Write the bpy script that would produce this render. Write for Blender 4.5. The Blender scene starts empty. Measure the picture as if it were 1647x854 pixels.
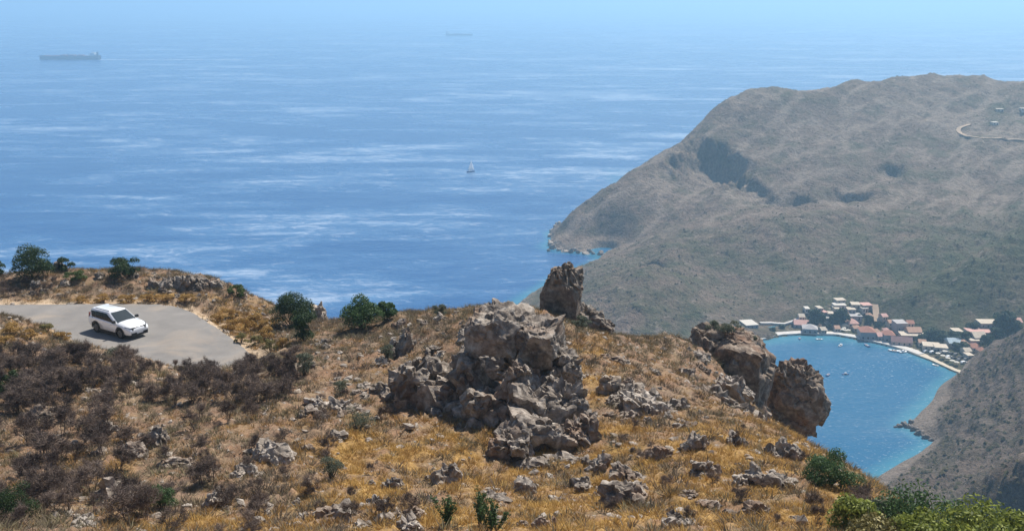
import bpy, bmesh, math, random
import numpy as np
from mathutils import Vector

# ------------------------------------------------------------------ camera, sky, sun, exposure
scene = bpy.context.scene
col = scene.collection
CAMZ, PITCH, FPX, CXP, CYP = 220.0, math.radians(14.3), 1700.0, 823.5, 427.0
cam_data = bpy.data.cameras.new('camera')
cam_data.sensor_width = 36.0
cam_data.lens = 36.0 * FPX / 1647.0
cam_data.clip_start = 0.5
cam_data.clip_end = 120000.0
cam = bpy.data.objects.new('camera', cam_data)
cam.location = (0, 0, CAMZ)
cam.rotation_euler = (math.pi / 2 - PITCH, 0, 0)
col.objects.link(cam)
scene.camera = cam

SUN_EL, SUN_AZ = math.radians(54), math.radians(34)
world = bpy.data.worlds.new('World')
scene.world = world
world.use_nodes = True
wn = world.node_tree.nodes
wbg = wn.get('Background') or wn.new('ShaderNodeBackground')
sky_tex = wn.new('ShaderNodeTexSky')
sky_tex.sky_type = 'NISHITA'
sky_tex.sun_disc = False
sky_tex.sun_elevation = SUN_EL
sky_tex.sun_rotation = SUN_AZ
sky_tex.altitude = 200
sky_tex.air_density = 1.0
sky_tex.dust_density = 0.6
sky_tex.ozone_density = 2.0
world.node_tree.links.new(sky_tex.outputs[0], wbg.inputs[0])
wbg.inputs[1].default_value = 0.085

sun_data = bpy.data.lights.new('sun', 'SUN')
sun_data.energy = 5.0
sun_data.angle = math.radians(0.53)
sun_data.color = (1.0, 0.94, 0.85)
sun = bpy.data.objects.new('sun', sun_data)
SDIR = Vector((math.sin(SUN_AZ) * math.cos(SUN_EL), math.cos(SUN_AZ) * math.cos(SUN_EL), math.sin(SUN_EL)))
sun.rotation_euler = SDIR.to_track_quat('Z', 'Y').to_euler()
sun.location = (0, 0, 400)
col.objects.link(sun)

vs = scene.view_settings
vs.view_transform = 'Standard'
vs.look = 'None'
vs.exposure = 0.36
vs.gamma = 1.0
vs.use_curve_mapping = False
scene.cycles.use_denoising = True
scene.cycles.max_bounces = 6
scene.cycles.volume_bounces = 1
scene.cycles.transparent_max_bounces = 6

# ------------------------------------------------------------------ numeric helpers
CP, SP = math.cos(PITCH), math.sin(PITCH)
rng = np.random.default_rng(7)
random.seed(7)


def ray(px, py):
    u = (np.asarray(px, float) - CXP) / FPX
    v = (CYP - np.asarray(py, float)) / FPX
    return u, CP + v * SP, -SP + v * CP


def at(px, py, Y):
    """world point on the line of sight through a picture position, at forward distance Y"""
    dx, dy, dz = ray(px, py)
    t = Y / dy
    return np.array([dx * t, Y + 0 * t, CAMZ + dz * t])


def at_z(px, py, z=0.0):
    dx, dy, dz = ray(px, py)
    t = (z - CAMZ) / dz
    return np.array([dx * t, dy * t, z + 0 * t])


def to_px(x, y, z):
    zz = z - CAMZ
    d = y * CP - zz * SP
    return CXP + FPX * x / d, CYP - FPX * (y * SP + zz * CP) / d


def _hash(i, j, k):
    h = (i.astype(np.uint32) * np.uint32(374761393) + j.astype(np.uint32) * np.uint32(668265263)
         + k.astype(np.uint32) * np.uint32(2246822519))
    h = (h ^ (h >> np.uint32(13))) * np.uint32(1274126177)
    h = h ^ (h >> np.uint32(16))
    return h


_G = rng.normal(size=(256, 3))
_G /= np.linalg.norm(_G, axis=1)[:, None]
_G = _G.astype(np.float32)


def noise3(p):
    """gradient noise, p (n,3) -> about -1..1"""
    p = np.asarray(p, np.float32)
    i = np.floor(p).astype(np.int64)
    f = p - i
    w = f * f * f * (f * (f * 6 - 15) + 10)
    out = np.zeros(len(p), np.float32)
    for a in (0, 1):
        wa = w[:, 0] if a else 1 - w[:, 0]
        for b in (0, 1):
            wb = w[:, 1] if b else 1 - w[:, 1]
            for c in (0, 1):
                wc = w[:, 2] if c else 1 - w[:, 2]
                g = _G[_hash((i[:, 0] + a) & 0xffffffff, (i[:, 1] + b) & 0xffffffff, (i[:, 2] + c) & 0xffffffff) & np.uint32(255)]
                d = g[:, 0] * (f[:, 0] - a) + g[:, 1] * (f[:, 1] - b) + g[:, 2] * (f[:, 2] - c)
                out += wa * wb * wc * d
    return out * 1.5


def fbm(p, octs=4, gain=0.5, ridged=False):
    p = np.asarray(p, np.float32)
    s, a, tot = np.zeros(len(p), np.float32), 1.0, 0.0
    for o in range(octs):
        n = noise3(p * (2.03 ** o) + 17.3 * o)
        s += a * ((1 - 2 * np.abs(n)) if ridged else n)
        tot += a
        a *= gain
    return s / tot


def n2(x, y, scale, octs=4, seed=0.0, ridged=False, gain=0.5):
    return fbm(np.stack([x / scale, y / scale, np.full_like(x, seed)], 1), octs, gain, ridged)


def sstep(a, b, x):
    t = np.clip((x - a) / (b - a), 0, 1)
    return t * t * (3 - 2 * t)


class TPS:
    """smooth surface through scattered heights"""
    def __init__(self, pts, lam=0.0, scale=50.0):
        P = np.asarray(pts, float)
        self.s = scale
        self.c = P[:, :2] / scale
        n = len(P)
        K = self._k(self.c) + lam * np.eye(n)
        A = np.zeros((n + 3, n + 3))
        A[:n, :n] = K
        A[:n, n:] = np.c_[np.ones(n), self.c]
        A[n:, :n] = A[:n, n:].T
        self.w = np.linalg.solve(A, np.r_[P[:, 2], 0, 0, 0])

    def _k(self, q):
        d2 = ((q[:, None, :] - self.c[None]) ** 2).sum(2)
        return 0.5 * d2 * np.log(d2 + 1e-12)

    def __call__(self, x, y):
        q = np.c_[np.ravel(x), np.ravel(y)] / self.s
        out = np.empty(len(q))
        for a in range(0, len(q), 20000):
            qq = q[a:a + 20000]
            out[a:a + 20000] = self._k(qq) @ self.w[:-3] + self.w[-3] + qq @ self.w[-2:]
        return out


def poly_sd(x, y, poly):
    """signed distance to a closed polygon, inside negative"""
    P = np.asarray(poly, float)
    d = np.full(len(x), 1e18)
    inside = np.zeros(len(x), bool)
    for i in range(len(P)):
        a, b = P[i], P[(i + 1) % len(P)]
        e = b - a
        t = np.clip(((x - a[0]) * e[0] + (y - a[1]) * e[1]) / (e @ e), 0, 1)
        d = np.minimum(d, (x - a[0] - t * e[0]) ** 2 + (y - a[1] - t * e[1]) ** 2)
        cond = (a[1] > y) != (b[1] > y)
        xi = a[0] + (y - a[1]) / (b[1] - a[1] + 1e-12) * e[0]
        inside ^= cond & (x < xi)
    return np.where(inside, -1, 1) * np.sqrt(d)


# ------------------------------------------------------------------ object helpers
def tag(o, label=None, cat=None, group=None, kind=None):
    if label: o['label'] = label
    if cat: o['category'] = cat
    if group: o['group'] = group
    if kind: o['kind'] = kind
    return o


def mesh_np(name, V, F, mat=None, smooth=True, attrs=None, sharp=None):
    """mesh from numpy arrays; F is (n,3) or (n,4) or a list of such arrays"""
    me = bpy.data.meshes.new(name)
    V = np.asarray(V, np.float32)
    Fs = F if isinstance(F, (list, tuple)) else [F]
    Fs = [np.asarray(f, np.int32) for f in Fs if len(f)]
    loops = np.concatenate([f.ravel() for f in Fs])
    tot = np.concatenate([np.full(len(f), f.shape[1], np.int32) for f in Fs])
    start = np.concatenate([[0], np.cumsum(tot)[:-1]]).astype(np.int32)
    me.vertices.add(len(V)); me.vertices.foreach_set('co', V.ravel())
    me.loops.add(len(loops)); me.loops.foreach_set('vertex_index', loops)
    me.polygons.add(len(tot)); me.polygons.foreach_set('loop_start', start)
    me.polygons.foreach_set('use_smooth', np.full(len(tot), smooth))
    if attrs:
        for k, v in attrs.items():
            at_ = me.attributes.new(k, 'FLOAT', 'POINT')
            at_.data.foreach_set('value', np.asarray(v, np.float32))
    me.update(calc_edges=True)
    if sharp: me.set_sharp_from_angle(angle=math.radians(sharp))
    if mat: me.materials.append(mat)
    return me


def obj(name, me, parent=None, loc=None, rot=None, scale=None):
    o = bpy.data.objects.new(name, me)
    col.objects.link(o)
    if parent: o.parent = parent
    if loc is not None: o.location = [float(v) for v in loc]
    if rot is not None: o.rotation_euler = [float(v) for v in rot]
    if scale is not None: o.scale = [float(v) for v in (scale if hasattr(scale, '__len__') else (scale,) * 3)]
    return o


def empty(name, loc=(0, 0, 0), rz=0.0):
    o = bpy.data.objects.new(name, None)
    col.objects.link(o)
    o.location = [float(v) for v in loc]
    o.rotation_euler = (0, 0, rz)
    o.empty_display_size = 0.3
    return o


def copy_tree(o, parent=None):
    c = o.copy()
    col.objects.link(c)
    c.parent = parent
    for ch in list(o.children):
        copy_tree(ch, c)
    return c


class MB:
    """small mesh builder for hard things"""
    def __init__(self): self.v, self.f = [], []

    def box(self, x0, x1, y0, y1, z0, z1):
        b = len(self.v)
        self.v += [(x0, y0, z0), (x1, y0, z0), (x1, y1, z0), (x0, y1, z0), (x0, y0, z1), (x1, y0, z1), (x1, y1, z1), (x0, y1, z1)]
        self.f += [tuple(b + i for i in q) for q in ((0, 3, 2, 1), (4, 5, 6, 7), (0, 1, 5, 4), (1, 2, 6, 5), (2, 3, 7, 6), (3, 0, 4, 7))]
        return self

    def poly(self, pts):
        b = len(self.v); self.v += [tuple(p) for p in pts]; self.f.append(tuple(range(b, b + len(pts)))); return self

    def prism(self, pts, d):
        """outline pts (3d) pushed by vector d, closed"""
        n = len(pts); b = len(self.v)
        self.v += [tuple(p) for p in pts] + [tuple(np.add(p, d)) for p in pts]
        self.f.append(tuple(range(b, b + n))[::-1]); self.f.append(tuple(range(b + n, b + 2 * n)))
        for i in range(n): j = (i + 1) % n; self.f.append((b + i, b + j, b + n + j, b + n + i))
        return self

    def tube(self, a, c, r0, r1, n=6):
        a, c = np.array(a, float), np.array(c, float)
        d = c - a; d /= np.linalg.norm(d) + 1e-9
        u = np.cross(d, [0, 0, 1] if abs(d[2]) < .9 else [1, 0, 0]); u /= np.linalg.norm(u)
        w = np.cross(d, u); b = len(self.v)
        for p, r in ((a, r0), (c, r1)):
            for k in range(n):
                t = 2 * math.pi * k / n
                self.v.append(tuple(p + r * (math.cos(t) * u + math.sin(t) * w)))
        for k in range(n): j = (k + 1) % n; self.f.append((b + k, b + j, b + n + j, b + n + k))
        self.f.append(tuple(b + k for k in range(n))[::-1]); self.f.append(tuple(b + n + k for k in range(n)))
        return self

    def mesh(self, name, mat, smooth=False):
        me = bpy.data.meshes.new(name)
        me.from_pydata(self.v, [], self.f)
        me.polygons.foreach_set('use_smooth', [smooth] * len(me.polygons))
        bm = bmesh.new(); bm.from_mesh(me); bmesh.ops.recalc_face_normals(bm, faces=bm.faces); bm.to_mesh(me); bm.free()
        me.materials.append(mat)
        return me

    def build(self, name, mat, parent=None, smooth=False, **kw):
        return obj(name, self.mesh(name, mat, smooth), parent, **kw)


# ------------------------------------------------------------------ materials
class NT:
    def __init__(self, name):
        self.m = bpy.data.materials.new(name)
        self.m.use_nodes = True
        self.t = self.m.node_tree
        self.t.nodes.clear()
        self.out = self.n('ShaderNodeOutputMaterial')
        self.geo = None

    def n(self, typ, **kw):
        nd = self.t.nodes.new(typ)
        for k, v in kw.items():
            if k.startswith('_'): nd.inputs[k[1:].replace('_', ' ')].default_value = v
            else: setattr(nd, k, v)
        return nd

    def l(self, a, b): self.t.links.new(a, b)

    def pos(self):
        if not self.geo: self.geo = self.n('ShaderNodeNewGeometry')
        return self.geo.outputs['Position']

    def objco(self): return self.n('ShaderNodeTexCoord').outputs['Object']

    def mapped(self, src, sc, loc=(0, 0, 0), rot=(0, 0, 0)):
        mp = self.n('ShaderNodeMapping')
        mp.inputs['Scale'].default_value = sc if hasattr(sc, '__len__') else (sc,) * 3
        mp.inputs['Location'].default_value = loc
        mp.inputs['Rotation'].default_value = rot
        self.l(src, mp.inputs['Vector'])
        return mp.outputs[0]

    def noise(self, src, scale=1.0, detail=4.0, rough=0.55, dist=0.0):
        t = self.n('ShaderNodeTexNoise', _Scale=scale, _Detail=detail, _Roughness=rough, _Distortion=dist)
        self.l(src, t.inputs['Vector'])
        return t.outputs['Fac']

    def voro(self, src, scale=1.0, feature='F1', out='Distance'):
        t = self.n('ShaderNodeTexVoronoi', feature=feature, _Scale=scale)
        self.l(src, t.inputs['Vector'])
        return t.outputs[out]

    def ramp(self, fac, stops, interp='LINEAR'):
        r = self.n('ShaderNodeValToRGB')
        r.color_ramp.interpolation = interp
        e = r.color_ramp.elements
        while len(e) < len(stops): e.new(0.5)
        for k, (p, c) in enumerate(stops):
            e[k].position = p
            e[k].color = (*c, 1) if hasattr(c, '__len__') else (c, c, c, 1)
        self.l(fac, r.inputs[0])
        return r.outputs[0]

    def mr(self, v, a, b, c=0.0, d=1.0):
        m = self.n('ShaderNodeMapRange')
        m.inputs[1].default_value, m.inputs[2].default_value = a, b
        m.inputs[3].default_value, m.inputs[4].default_value = c, d
        self.l(v, m.inputs[0])
        return m.outputs[0]

    def mix(self, fac, a, b, mode='MIX'):
        m = self.n('ShaderNodeMix', data_type='RGBA', blend_type=mode)
        for sock, v in ((m.inputs[0], fac), (m.inputs[6], a), (m.inputs[7], b)):
            if hasattr(v, 'is_linked') or hasattr(v, 'node'): self.l(v, sock)
            elif hasattr(v, '__len__'): sock.default_value = (*v, 1)
            else: sock.default_value = v
        return m.outputs[2]

    def math(self, op, a, b=None, clamp=False):
        m = self.n('ShaderNodeMath', operation=op, use_clamp=clamp)
        for sock, v in ((m.inputs[0], a), (m.inputs[1], b)):
            if v is None: continue
            if hasattr(v, 'node'): self.l(v, sock)
            else: sock.default_value = v
        return m.outputs[0]

    def attr(self, name): return self.n('ShaderNodeAttribute', attribute_name=name).outputs['Fac']

    def bump(self, h, strength=0.5, dist=0.1, normal=None):
        b = self.n('ShaderNodeBump', _Strength=strength, _Distance=dist)
        self.l(h, b.inputs['Height'])
        if normal: self.l(normal, b.inputs['Normal'])
        return b.outputs[0]

    def bsdf(self, color, rough=0.85, spec=0.3, normal=None, metal=0.0, **kw):
        p = self.n('ShaderNodeBsdfPrincipled')
        for sock, v in ((p.inputs['Base Color'], color), (p.inputs['Roughness'], rough)):
            if hasattr(v, 'node'): self.l(v, sock)
            elif hasattr(v, '__len__'): sock.default_value = (*v, 1)
            else: sock.default_value = v
        p.inputs['Specular IOR Level'].default_value = spec
        p.inputs['Metallic'].default_value = metal
        for k, v in kw.items(): p.inputs[k.replace('_', ' ')].default_value = v
        if normal: self.l(normal, p.inputs['Normal'])
        self.l(p.outputs[0], self.out.inputs['Surface'])
        return p

    def rnd(self):
        return self.n('ShaderNodeObjectInfo').outputs['Random']

    def island(self):
        if not self.geo: self.geo = self.n('ShaderNodeNewGeometry')
        return self.geo.outputs['Random Per Island']


def plain(name, c, rough=0.7, spec=0.3, var=0.12, scale=1.5, metal=0.0, **kw):
    t = NT(name)
    f = t.noise(t.objco(), scale, 5, 0.6)
    a = tuple(max(0, x * (1 - var)) for x in c); b = tuple(min(1, x * (1 + var)) for x in c)
    t.bsdf(t.ramp(f, [(0.3, a), (0.7, b)]), rough, spec, metal=metal, **kw)
    return t.m


M = {}


def mat_leaf(name, dark, light, dry=None, trans=0.3):
    t = NT(name)
    f = t.math('ADD', t.math('MULTIPLY', t.island(), 0.6), t.math('MULTIPLY', t.noise(t.pos(), 1.3, 2), 0.5))
    c = t.ramp(f, [(0.25, dark), (0.8, light)] + ([(0.93, light), (0.96, dry)] if dry else []))
    d = t.n('ShaderNodeBsdfPrincipled', _Roughness=0.6)
    d.inputs['Specular IOR Level'].default_value = 0.25
    tr = t.n('ShaderNodeBsdfTranslucent')
    t.l(c, d.inputs['Base Color']); t.l(c, tr.inputs['Color'])
    mx = t.n('ShaderNodeMixShader'); mx.inputs[0].default_value = trans
    t.l(d.outputs[0], mx.inputs[1]); t.l(tr.outputs[0], mx.inputs[2])
    t.l(mx.outputs[0], t.out.inputs['Surface'])
    M[name] = t.m


mat_leaf('leaf_juniper', (0.018, 0.035, 0.014), (0.055, 0.095, 0.03))
mat_leaf('leaf_green', (0.03, 0.065, 0.022), (0.10, 0.17, 0.06))
mat_leaf('leaf_low', (0.045, 0.075, 0.02), (0.12, 0.17, 0.05))
mat_leaf('leaf_fig', (0.075, 0.10, 0.02), (0.31, 0.35, 0.075), (0.30, 0.22, 0.10), trans=0.35)
mat_leaf('leaf_greygreen', (0.07, 0.085, 0.055), (0.17, 0.19, 0.13))
mat_leaf('leaf_village', (0.02, 0.04, 0.02), (0.06, 0.095, 0.04))
mat_leaf('leaf_golden', (0.26, 0.15, 0.045), (0.50, 0.32, 0.10), trans=0.2)
mat_leaf('leaf_olive', (0.15, 0.13, 0.05), (0.30, 0.26, 0.10), trans=0.2)


def mat_tint(name, stops, trans=0.15):
    t = NT(name)
    f = t.math('ADD', t.math('MULTIPLY', t.attr('tint'), 0.75), t.math('MULTIPLY', t.island(), 0.25))
    c = t.ramp(f, stops)
    d = t.n('ShaderNodeBsdfDiffuse'); tr = t.n('ShaderNodeBsdfTranslucent')
    t.l(c, d.inputs[0]); t.l(c, tr.inputs[0])
    mx = t.n('ShaderNodeMixShader'); mx.inputs[0].default_value = trans
    t.l(d.outputs[0], mx.inputs[1]); t.l(tr.outputs[0], mx.inputs[2])
    t.l(mx.outputs[0], t.out.inputs['Surface'])
    M[name] = t.m


mat_tint('dry_grass', [(0.0, (0.21, 0.13, 0.07)), (0.35, (0.34, 0.21, 0.09)), (0.7, (0.47, 0.295, 0.095)), (1.0, (0.58, 0.41, 0.16))], 0.25)
mat_tint('low_scrub', [(0.0, (0.10, 0.08, 0.065)), (0.4, (0.17, 0.135, 0.10)), (0.7, (0.20, 0.18, 0.10)), (1.0, (0.28, 0.22, 0.14))])
mat_tint('far_scrub', [(0.0, (0.07, 0.07, 0.038)), (0.5, (0.10, 0.09, 0.053)), (1.0, (0.16, 0.13, 0.085))], 0.05)


def mat_twig():
    t = NT('twig')
    f = t.math('ADD', t.math('MULTIPLY', t.island(), 0.5), t.math('MULTIPLY', t.rnd(), 0.5))
    t.bsdf(t.ramp(f, [(0.1, (0.065, 0.050, 0.044)), (0.5, (0.155, 0.12, 0.103)), (0.9, (0.29, 0.225, 0.18))]), 0.95, 0.1)
    M['twig'] = t.m


mat_twig()
M['bark'] = plain('bark', (0.10, 0.075, 0.055), 0.95, 0.1, 0.4, 3)


def mat_rock(name, pale, mid, dark, stain, bump_d=0.12, stain_amt=0.55):
    t = NT(name)
    P = t.pos()
    big = t.noise(P, 0.35, 4, 0.6, 0.4)
    med = t.noise(P, 1.6, 8, 0.68, 0.3)
    fine = t.noise(P, 7.0, 6, 0.7)
    c = t.ramp(med, [(0.30, dark), (0.47, mid), (0.66, pale)])
    st = t.math('MULTIPLY', t.mr(big, 0.50, 0.66), stain_amt)
    c = t.mix(st, c, stain)
    blk = t.mr(t.noise(t.mapped(P, (1, 1, 0.35)), 0.9, 7, 0.7, 0.5), 0.56, 0.68)
    c = t.mix(t.math('MULTIPLY', blk, 0.55), c, tuple(0.6 * v for v in dark))
    lich = t.mr(t.noise(P, 3.1, 6, 0.7), 0.58, 0.66)
    c = t.mix(t.math('MULTIPLY', lich, 0.5), c, pale)
    crack = t.voro(t.mapped(P, (1, 1, 1.0)), 1.1, 'DISTANCE_TO_EDGE')
    cr = t.mr(crack, 0.0, 0.05, 0.0, 1.0)
    h = t.math('ADD', t.math('MULTIPLY', med, 0.9), t.math('MULTIPLY', fine, 0.35))
    h = t.math('ADD', h, t.math('MULTIPLY', cr, 0.22))
    nrm = t.bump(h, 0.9, bump_d)
    t.bsdf(c, 0.92, 0.15, nrm)
    M[name] = t.m


mat_rock('limestone', (0.48, 0.425, 0.365), (0.205, 0.172, 0.143), (0.082, 0.069, 0.060), (0.25, 0.145, 0.085))
mat_rock('limestone_brown', (0.37, 0.305, 0.245), (0.165, 0.128, 0.10), (0.078, 0.062, 0.051), (0.24, 0.13, 0.08))
mat_rock('limestone_pale', (0.57, 0.51, 0.445), (0.29, 0.248, 0.208), (0.115, 0.096, 0.081), (0.36, 0.26, 0.17), 0.10, 0.4)
mat_rock('shore_rock', (0.30, 0.27, 0.24), (0.17, 0.15, 0.14), (0.09, 0.08, 0.075), (0.14, 0.11, 0.09), 0.3)


def mat_slope():
    t = NT('dry_slope_ground')
    P = t.pos()
    big = t.noise(P, 0.11, 5, 0.6, 0.5)
    med = t.noise(P, 0.8, 6, 0.65, 0.3)
    fine = t.noise(P, 5.0, 6, 0.7)
    soil = t.ramp(fine, [(0.3, (0.16, 0.095, 0.06)), (0.55, (0.275, 0.17, 0.105)), (0.75, (0.40, 0.28, 0.19))])
    straw = t.ramp(fine, [(0.3, (0.20, 0.12, 0.05)), (0.55, (0.38, 0.235, 0.085)), (0.75, (0.52, 0.36, 0.145))])
    grey = t.ramp(fine, [(0.3, (0.13, 0.10, 0.085)), (0.55, (0.21, 0.165, 0.13)), (0.75, (0.34, 0.28, 0.22))])
    g = t.math('ADD', t.attr('gold'), t.math('MULTIPLY', t.math('SUBTRACT', med, 0.5), 1.6), clamp=True)
    c = t.mix(t.mr(med, 0.40, 0.62), soil, grey)
    c = t.mix(g, c, straw)
    st = t.mr(t.noise(P, 1.7, 5, 0.6, 0.2), 0.60, 0.66)
    pal = t.ramp(t.noise(P, 6, 5, 0.7), [(0.35, (0.22, 0.19, 0.165)), (0.65, (0.52, 0.47, 0.42))])
    c = t.mix(t.math('MULTIPLY', st, 0.8), c, pal)
    c = t.mix(t.attr('dirt'), c, t.ramp(fine, [(0.3, (0.40, 0.29, 0.19)), (0.7, (0.56, 0.44, 0.31))]))
    h = t.math('ADD', t.math('MULTIPLY', med, 1.0), t.math('MULTIPLY', fine, 0.45))
    h = t.math('ADD', h, t.math('MULTIPLY', st, 0.2))
    t.bsdf(c, 0.95, 0.1, t.bump(h, 0.9, 0.22))
    M['ground'] = t.m


mat_slope()


def mat_hill(name, soil, soil2, green, rock, sc=1.0):
    t = NT(name)
    P = t.pos()
    big = t.noise(t.mapped(P, (1, 1, 1)), 0.009 * sc, 5, 0.6, 0.6)
    med = t.noise(P, 0.06 * sc, 6, 0.65, 0.4)
    fine = t.noise(P, 0.35 * sc, 6, 0.7)
    c = t.ramp(fine, [(0.34, soil2), (0.60, soil), (0.74, tuple(min(1, 1.35 * x) for x in soil))])
    gm = t.math('ADD', t.attr('green'), t.math('MULTIPLY', t.math('SUBTRACT', med, 0.5), 2.6))
    gm = t.math('ADD', gm, t.math('MULTIPLY', t.math('SUBTRACT', t.noise(P, 0.022 * sc, 5, 0.6, 0.8), 0.5), 2.4), clamp=True)
    gcol = t.ramp(fine, [(0.3, tuple(0.7 * x for x in green)), (0.7, tuple(1.3 * x for x in green))])
    c = t.mix(t.math('MULTIPLY', gm, 0.85), c, gcol)
    rk = t.mr(t.noise(P, 0.10 * sc, 7, 0.72, 0.3), 0.56, 0.68)
    rk = t.math('MULTIPLY', rk, 0.75)
    rk = t.math('MAXIMUM', rk, t.attr('rock'))
    c = t.mix(rk, c, t.ramp(fine, [(0.3, tuple(0.6 * x for x in rock)), (0.7, tuple(1.25 * x for x in rock))]))
    c = t.mix(t.attr('sand'), c, t.ramp(fine, [(0.3, (0.45, 0.38, 0.29)), (0.7, (0.58, 0.51, 0.41))]))
    h = t.math('ADD', t.math('MULTIPLY', med, 1.0), t.math('MULTIPLY', fine, 0.6))
    t.bsdf(c, 0.95, 0.1, t.bump(h, 1.0, 5.0 / sc))
    M[name] = t.m


mat_hill('far_hill', (0.215, 0.158, 0.115), (0.108, 0.083, 0.062), (0.064, 0.076, 0.034), (0.32, 0.255, 0.20))
mat_hill('near_hill', (0.165, 0.125, 0.098), (0.065, 0.053, 0.045), (0.06, 0.06, 0.036), (0.26, 0.21, 0.17), 1.6)


def mat_sea():
    t = NT('sea_water')
    P = t.pos()
    shallow = t.attr('shallow')
    # broad windy patches with sun glitter painted into their colour, and breaking crests inside them
    gust_glitter = t.noise(t.mapped(P, (0.0016, 0.0040, 0), rot=(0, 0, math.radians(8))), 1.0, 4, 0.6, 0.8)
    gust_glitter2 = t.noise(t.mapped(P, (0.006, 0.016, 0), (31, 7, 0), rot=(0, 0, math.radians(-6))), 1.0, 4, 0.62, 0.5)
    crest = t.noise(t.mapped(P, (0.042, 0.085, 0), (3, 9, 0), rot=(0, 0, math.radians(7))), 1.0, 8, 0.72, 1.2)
    g = t.math('ADD', t.math('MULTIPLY', gust_glitter, 0.55), t.math('MULTIPLY', gust_glitter2, 0.6))
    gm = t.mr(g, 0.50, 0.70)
    thr = t.math('SUBTRACT', t.math('ADD', crest, t.math('MULTIPLY', gm, 0.26)), 0.0)
    fine_ = t.noise(t.mapped(P, (0.14, 0.28, 0), (8, 2, 0), rot=(0, 0, math.radians(-5))), 1.0, 6, 0.72, 0.9)
    foam = t.mr(thr, 0.665, 0.88)
    foam2 = t.math('MULTIPLY', t.mr(t.math('ADD', fine_, t.math('MULTIPLY', gm, 0.17)), 0.67, 0.80), 0.75)
    foam = t.math('MAXIMUM', foam, foam2)
    c = t.mix(gm, (0.004, 0.070, 0.215), (0.065, 0.17, 0.33))  # lighter blue paints the sun glitter of the roughened patches
    c = t.mix(t.attr('bay'), c, (0.006, 0.10, 0.205))
    c = t.mix(t.math('MULTIPLY', shallow, 0.75), c, (0.04, 0.20, 0.27))
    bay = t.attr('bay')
    painted_spark = t.mr(t.noise(t.mapped(P, (0.42, 0.9, 0)), 1.0, 4, 0.65, 0.4), 0.585, 0.66)  # sun sparkles on the bay, painted as pale specks
    painted_spark = t.math('MULTIPLY', painted_spark, t.mr(t.noise(t.mapped(P, (0.012, 0.02, 0)), 1.0, 3, 0.6, 0.6), 0.36, 0.60, 0.35, 1.0))
    foam = t.math('ADD', t.math('MULTIPLY', foam, t.math('SUBTRACT', 1.0, bay)), t.math('MULTIPLY', painted_spark, t.math('MULTIPLY', bay, 0.9)))  # crest foam on the open sea, painted sparkles inside the bay
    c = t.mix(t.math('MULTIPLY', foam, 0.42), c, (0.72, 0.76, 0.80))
    w1 = t.noise(t.mapped(P, (0.10, 0.22, 0), rot=(0, 0, 0.1)), 1.0, 5, 0.62, 0.3)
    w2 = t.noise(t.mapped(P, (0.02, 0.045, 0), rot=(0, 0, -0.15)), 1.0, 3, 0.5, 0.3)
    h = t.math('ADD', w1, t.math('MULTIPLY', w2, 1.3))
    h = t.math('MULTIPLY', h, t.math('SUBTRACT', 1.0, t.math('MULTIPLY', bay, 0.65)))
    nrm = t.bump(h, 0.55, 2.0)
    rough = t.mr(gm, 0, 1, 0.22, 0.36)
    p = t.bsdf(c, rough, 0.5, nrm)
    p.inputs['IOR'].default_value = 1.33
    M['sea'] = t.m


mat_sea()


def mat_asphalt():
    t = NT('asphalt')
    P = t.pos()
    a = t.noise(P, 0.5, 5, 0.6, 0.4)
    b = t.noise(P, 20, 3, 0.7)
    f = t.math('ADD', t.math('MULTIPLY', a, 0.7), t.math('MULTIPLY', b, 0.3))
    c = t.ramp(f, [(0.35, (0.178, 0.168, 0.158)), (0.65, (0.245, 0.230, 0.214))])
    dust = t.mr(t.noise(P, 0.22, 5, 0.65, 0.8), 0.52, 0.70)
    c = t.mix(t.math('MULTIPLY', dust, 0.45), c, (0.36, 0.29, 0.22))
    crk = t.mr(t.voro(t.mapped(P, (1, 1, 0)), 0.45, 'DISTANCE_TO_EDGE'), 0.0, 0.012, 1.0, 0.0)
    c = t.mix(t.math('MULTIPLY', crk, 0.18), c, (0.10, 0.095, 0.09))
    t.bsdf(c, 0.85, 0.3, t.bump(b, 0.3, 0.01))
    M['asphalt'] = t.m


mat_asphalt()

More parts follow.
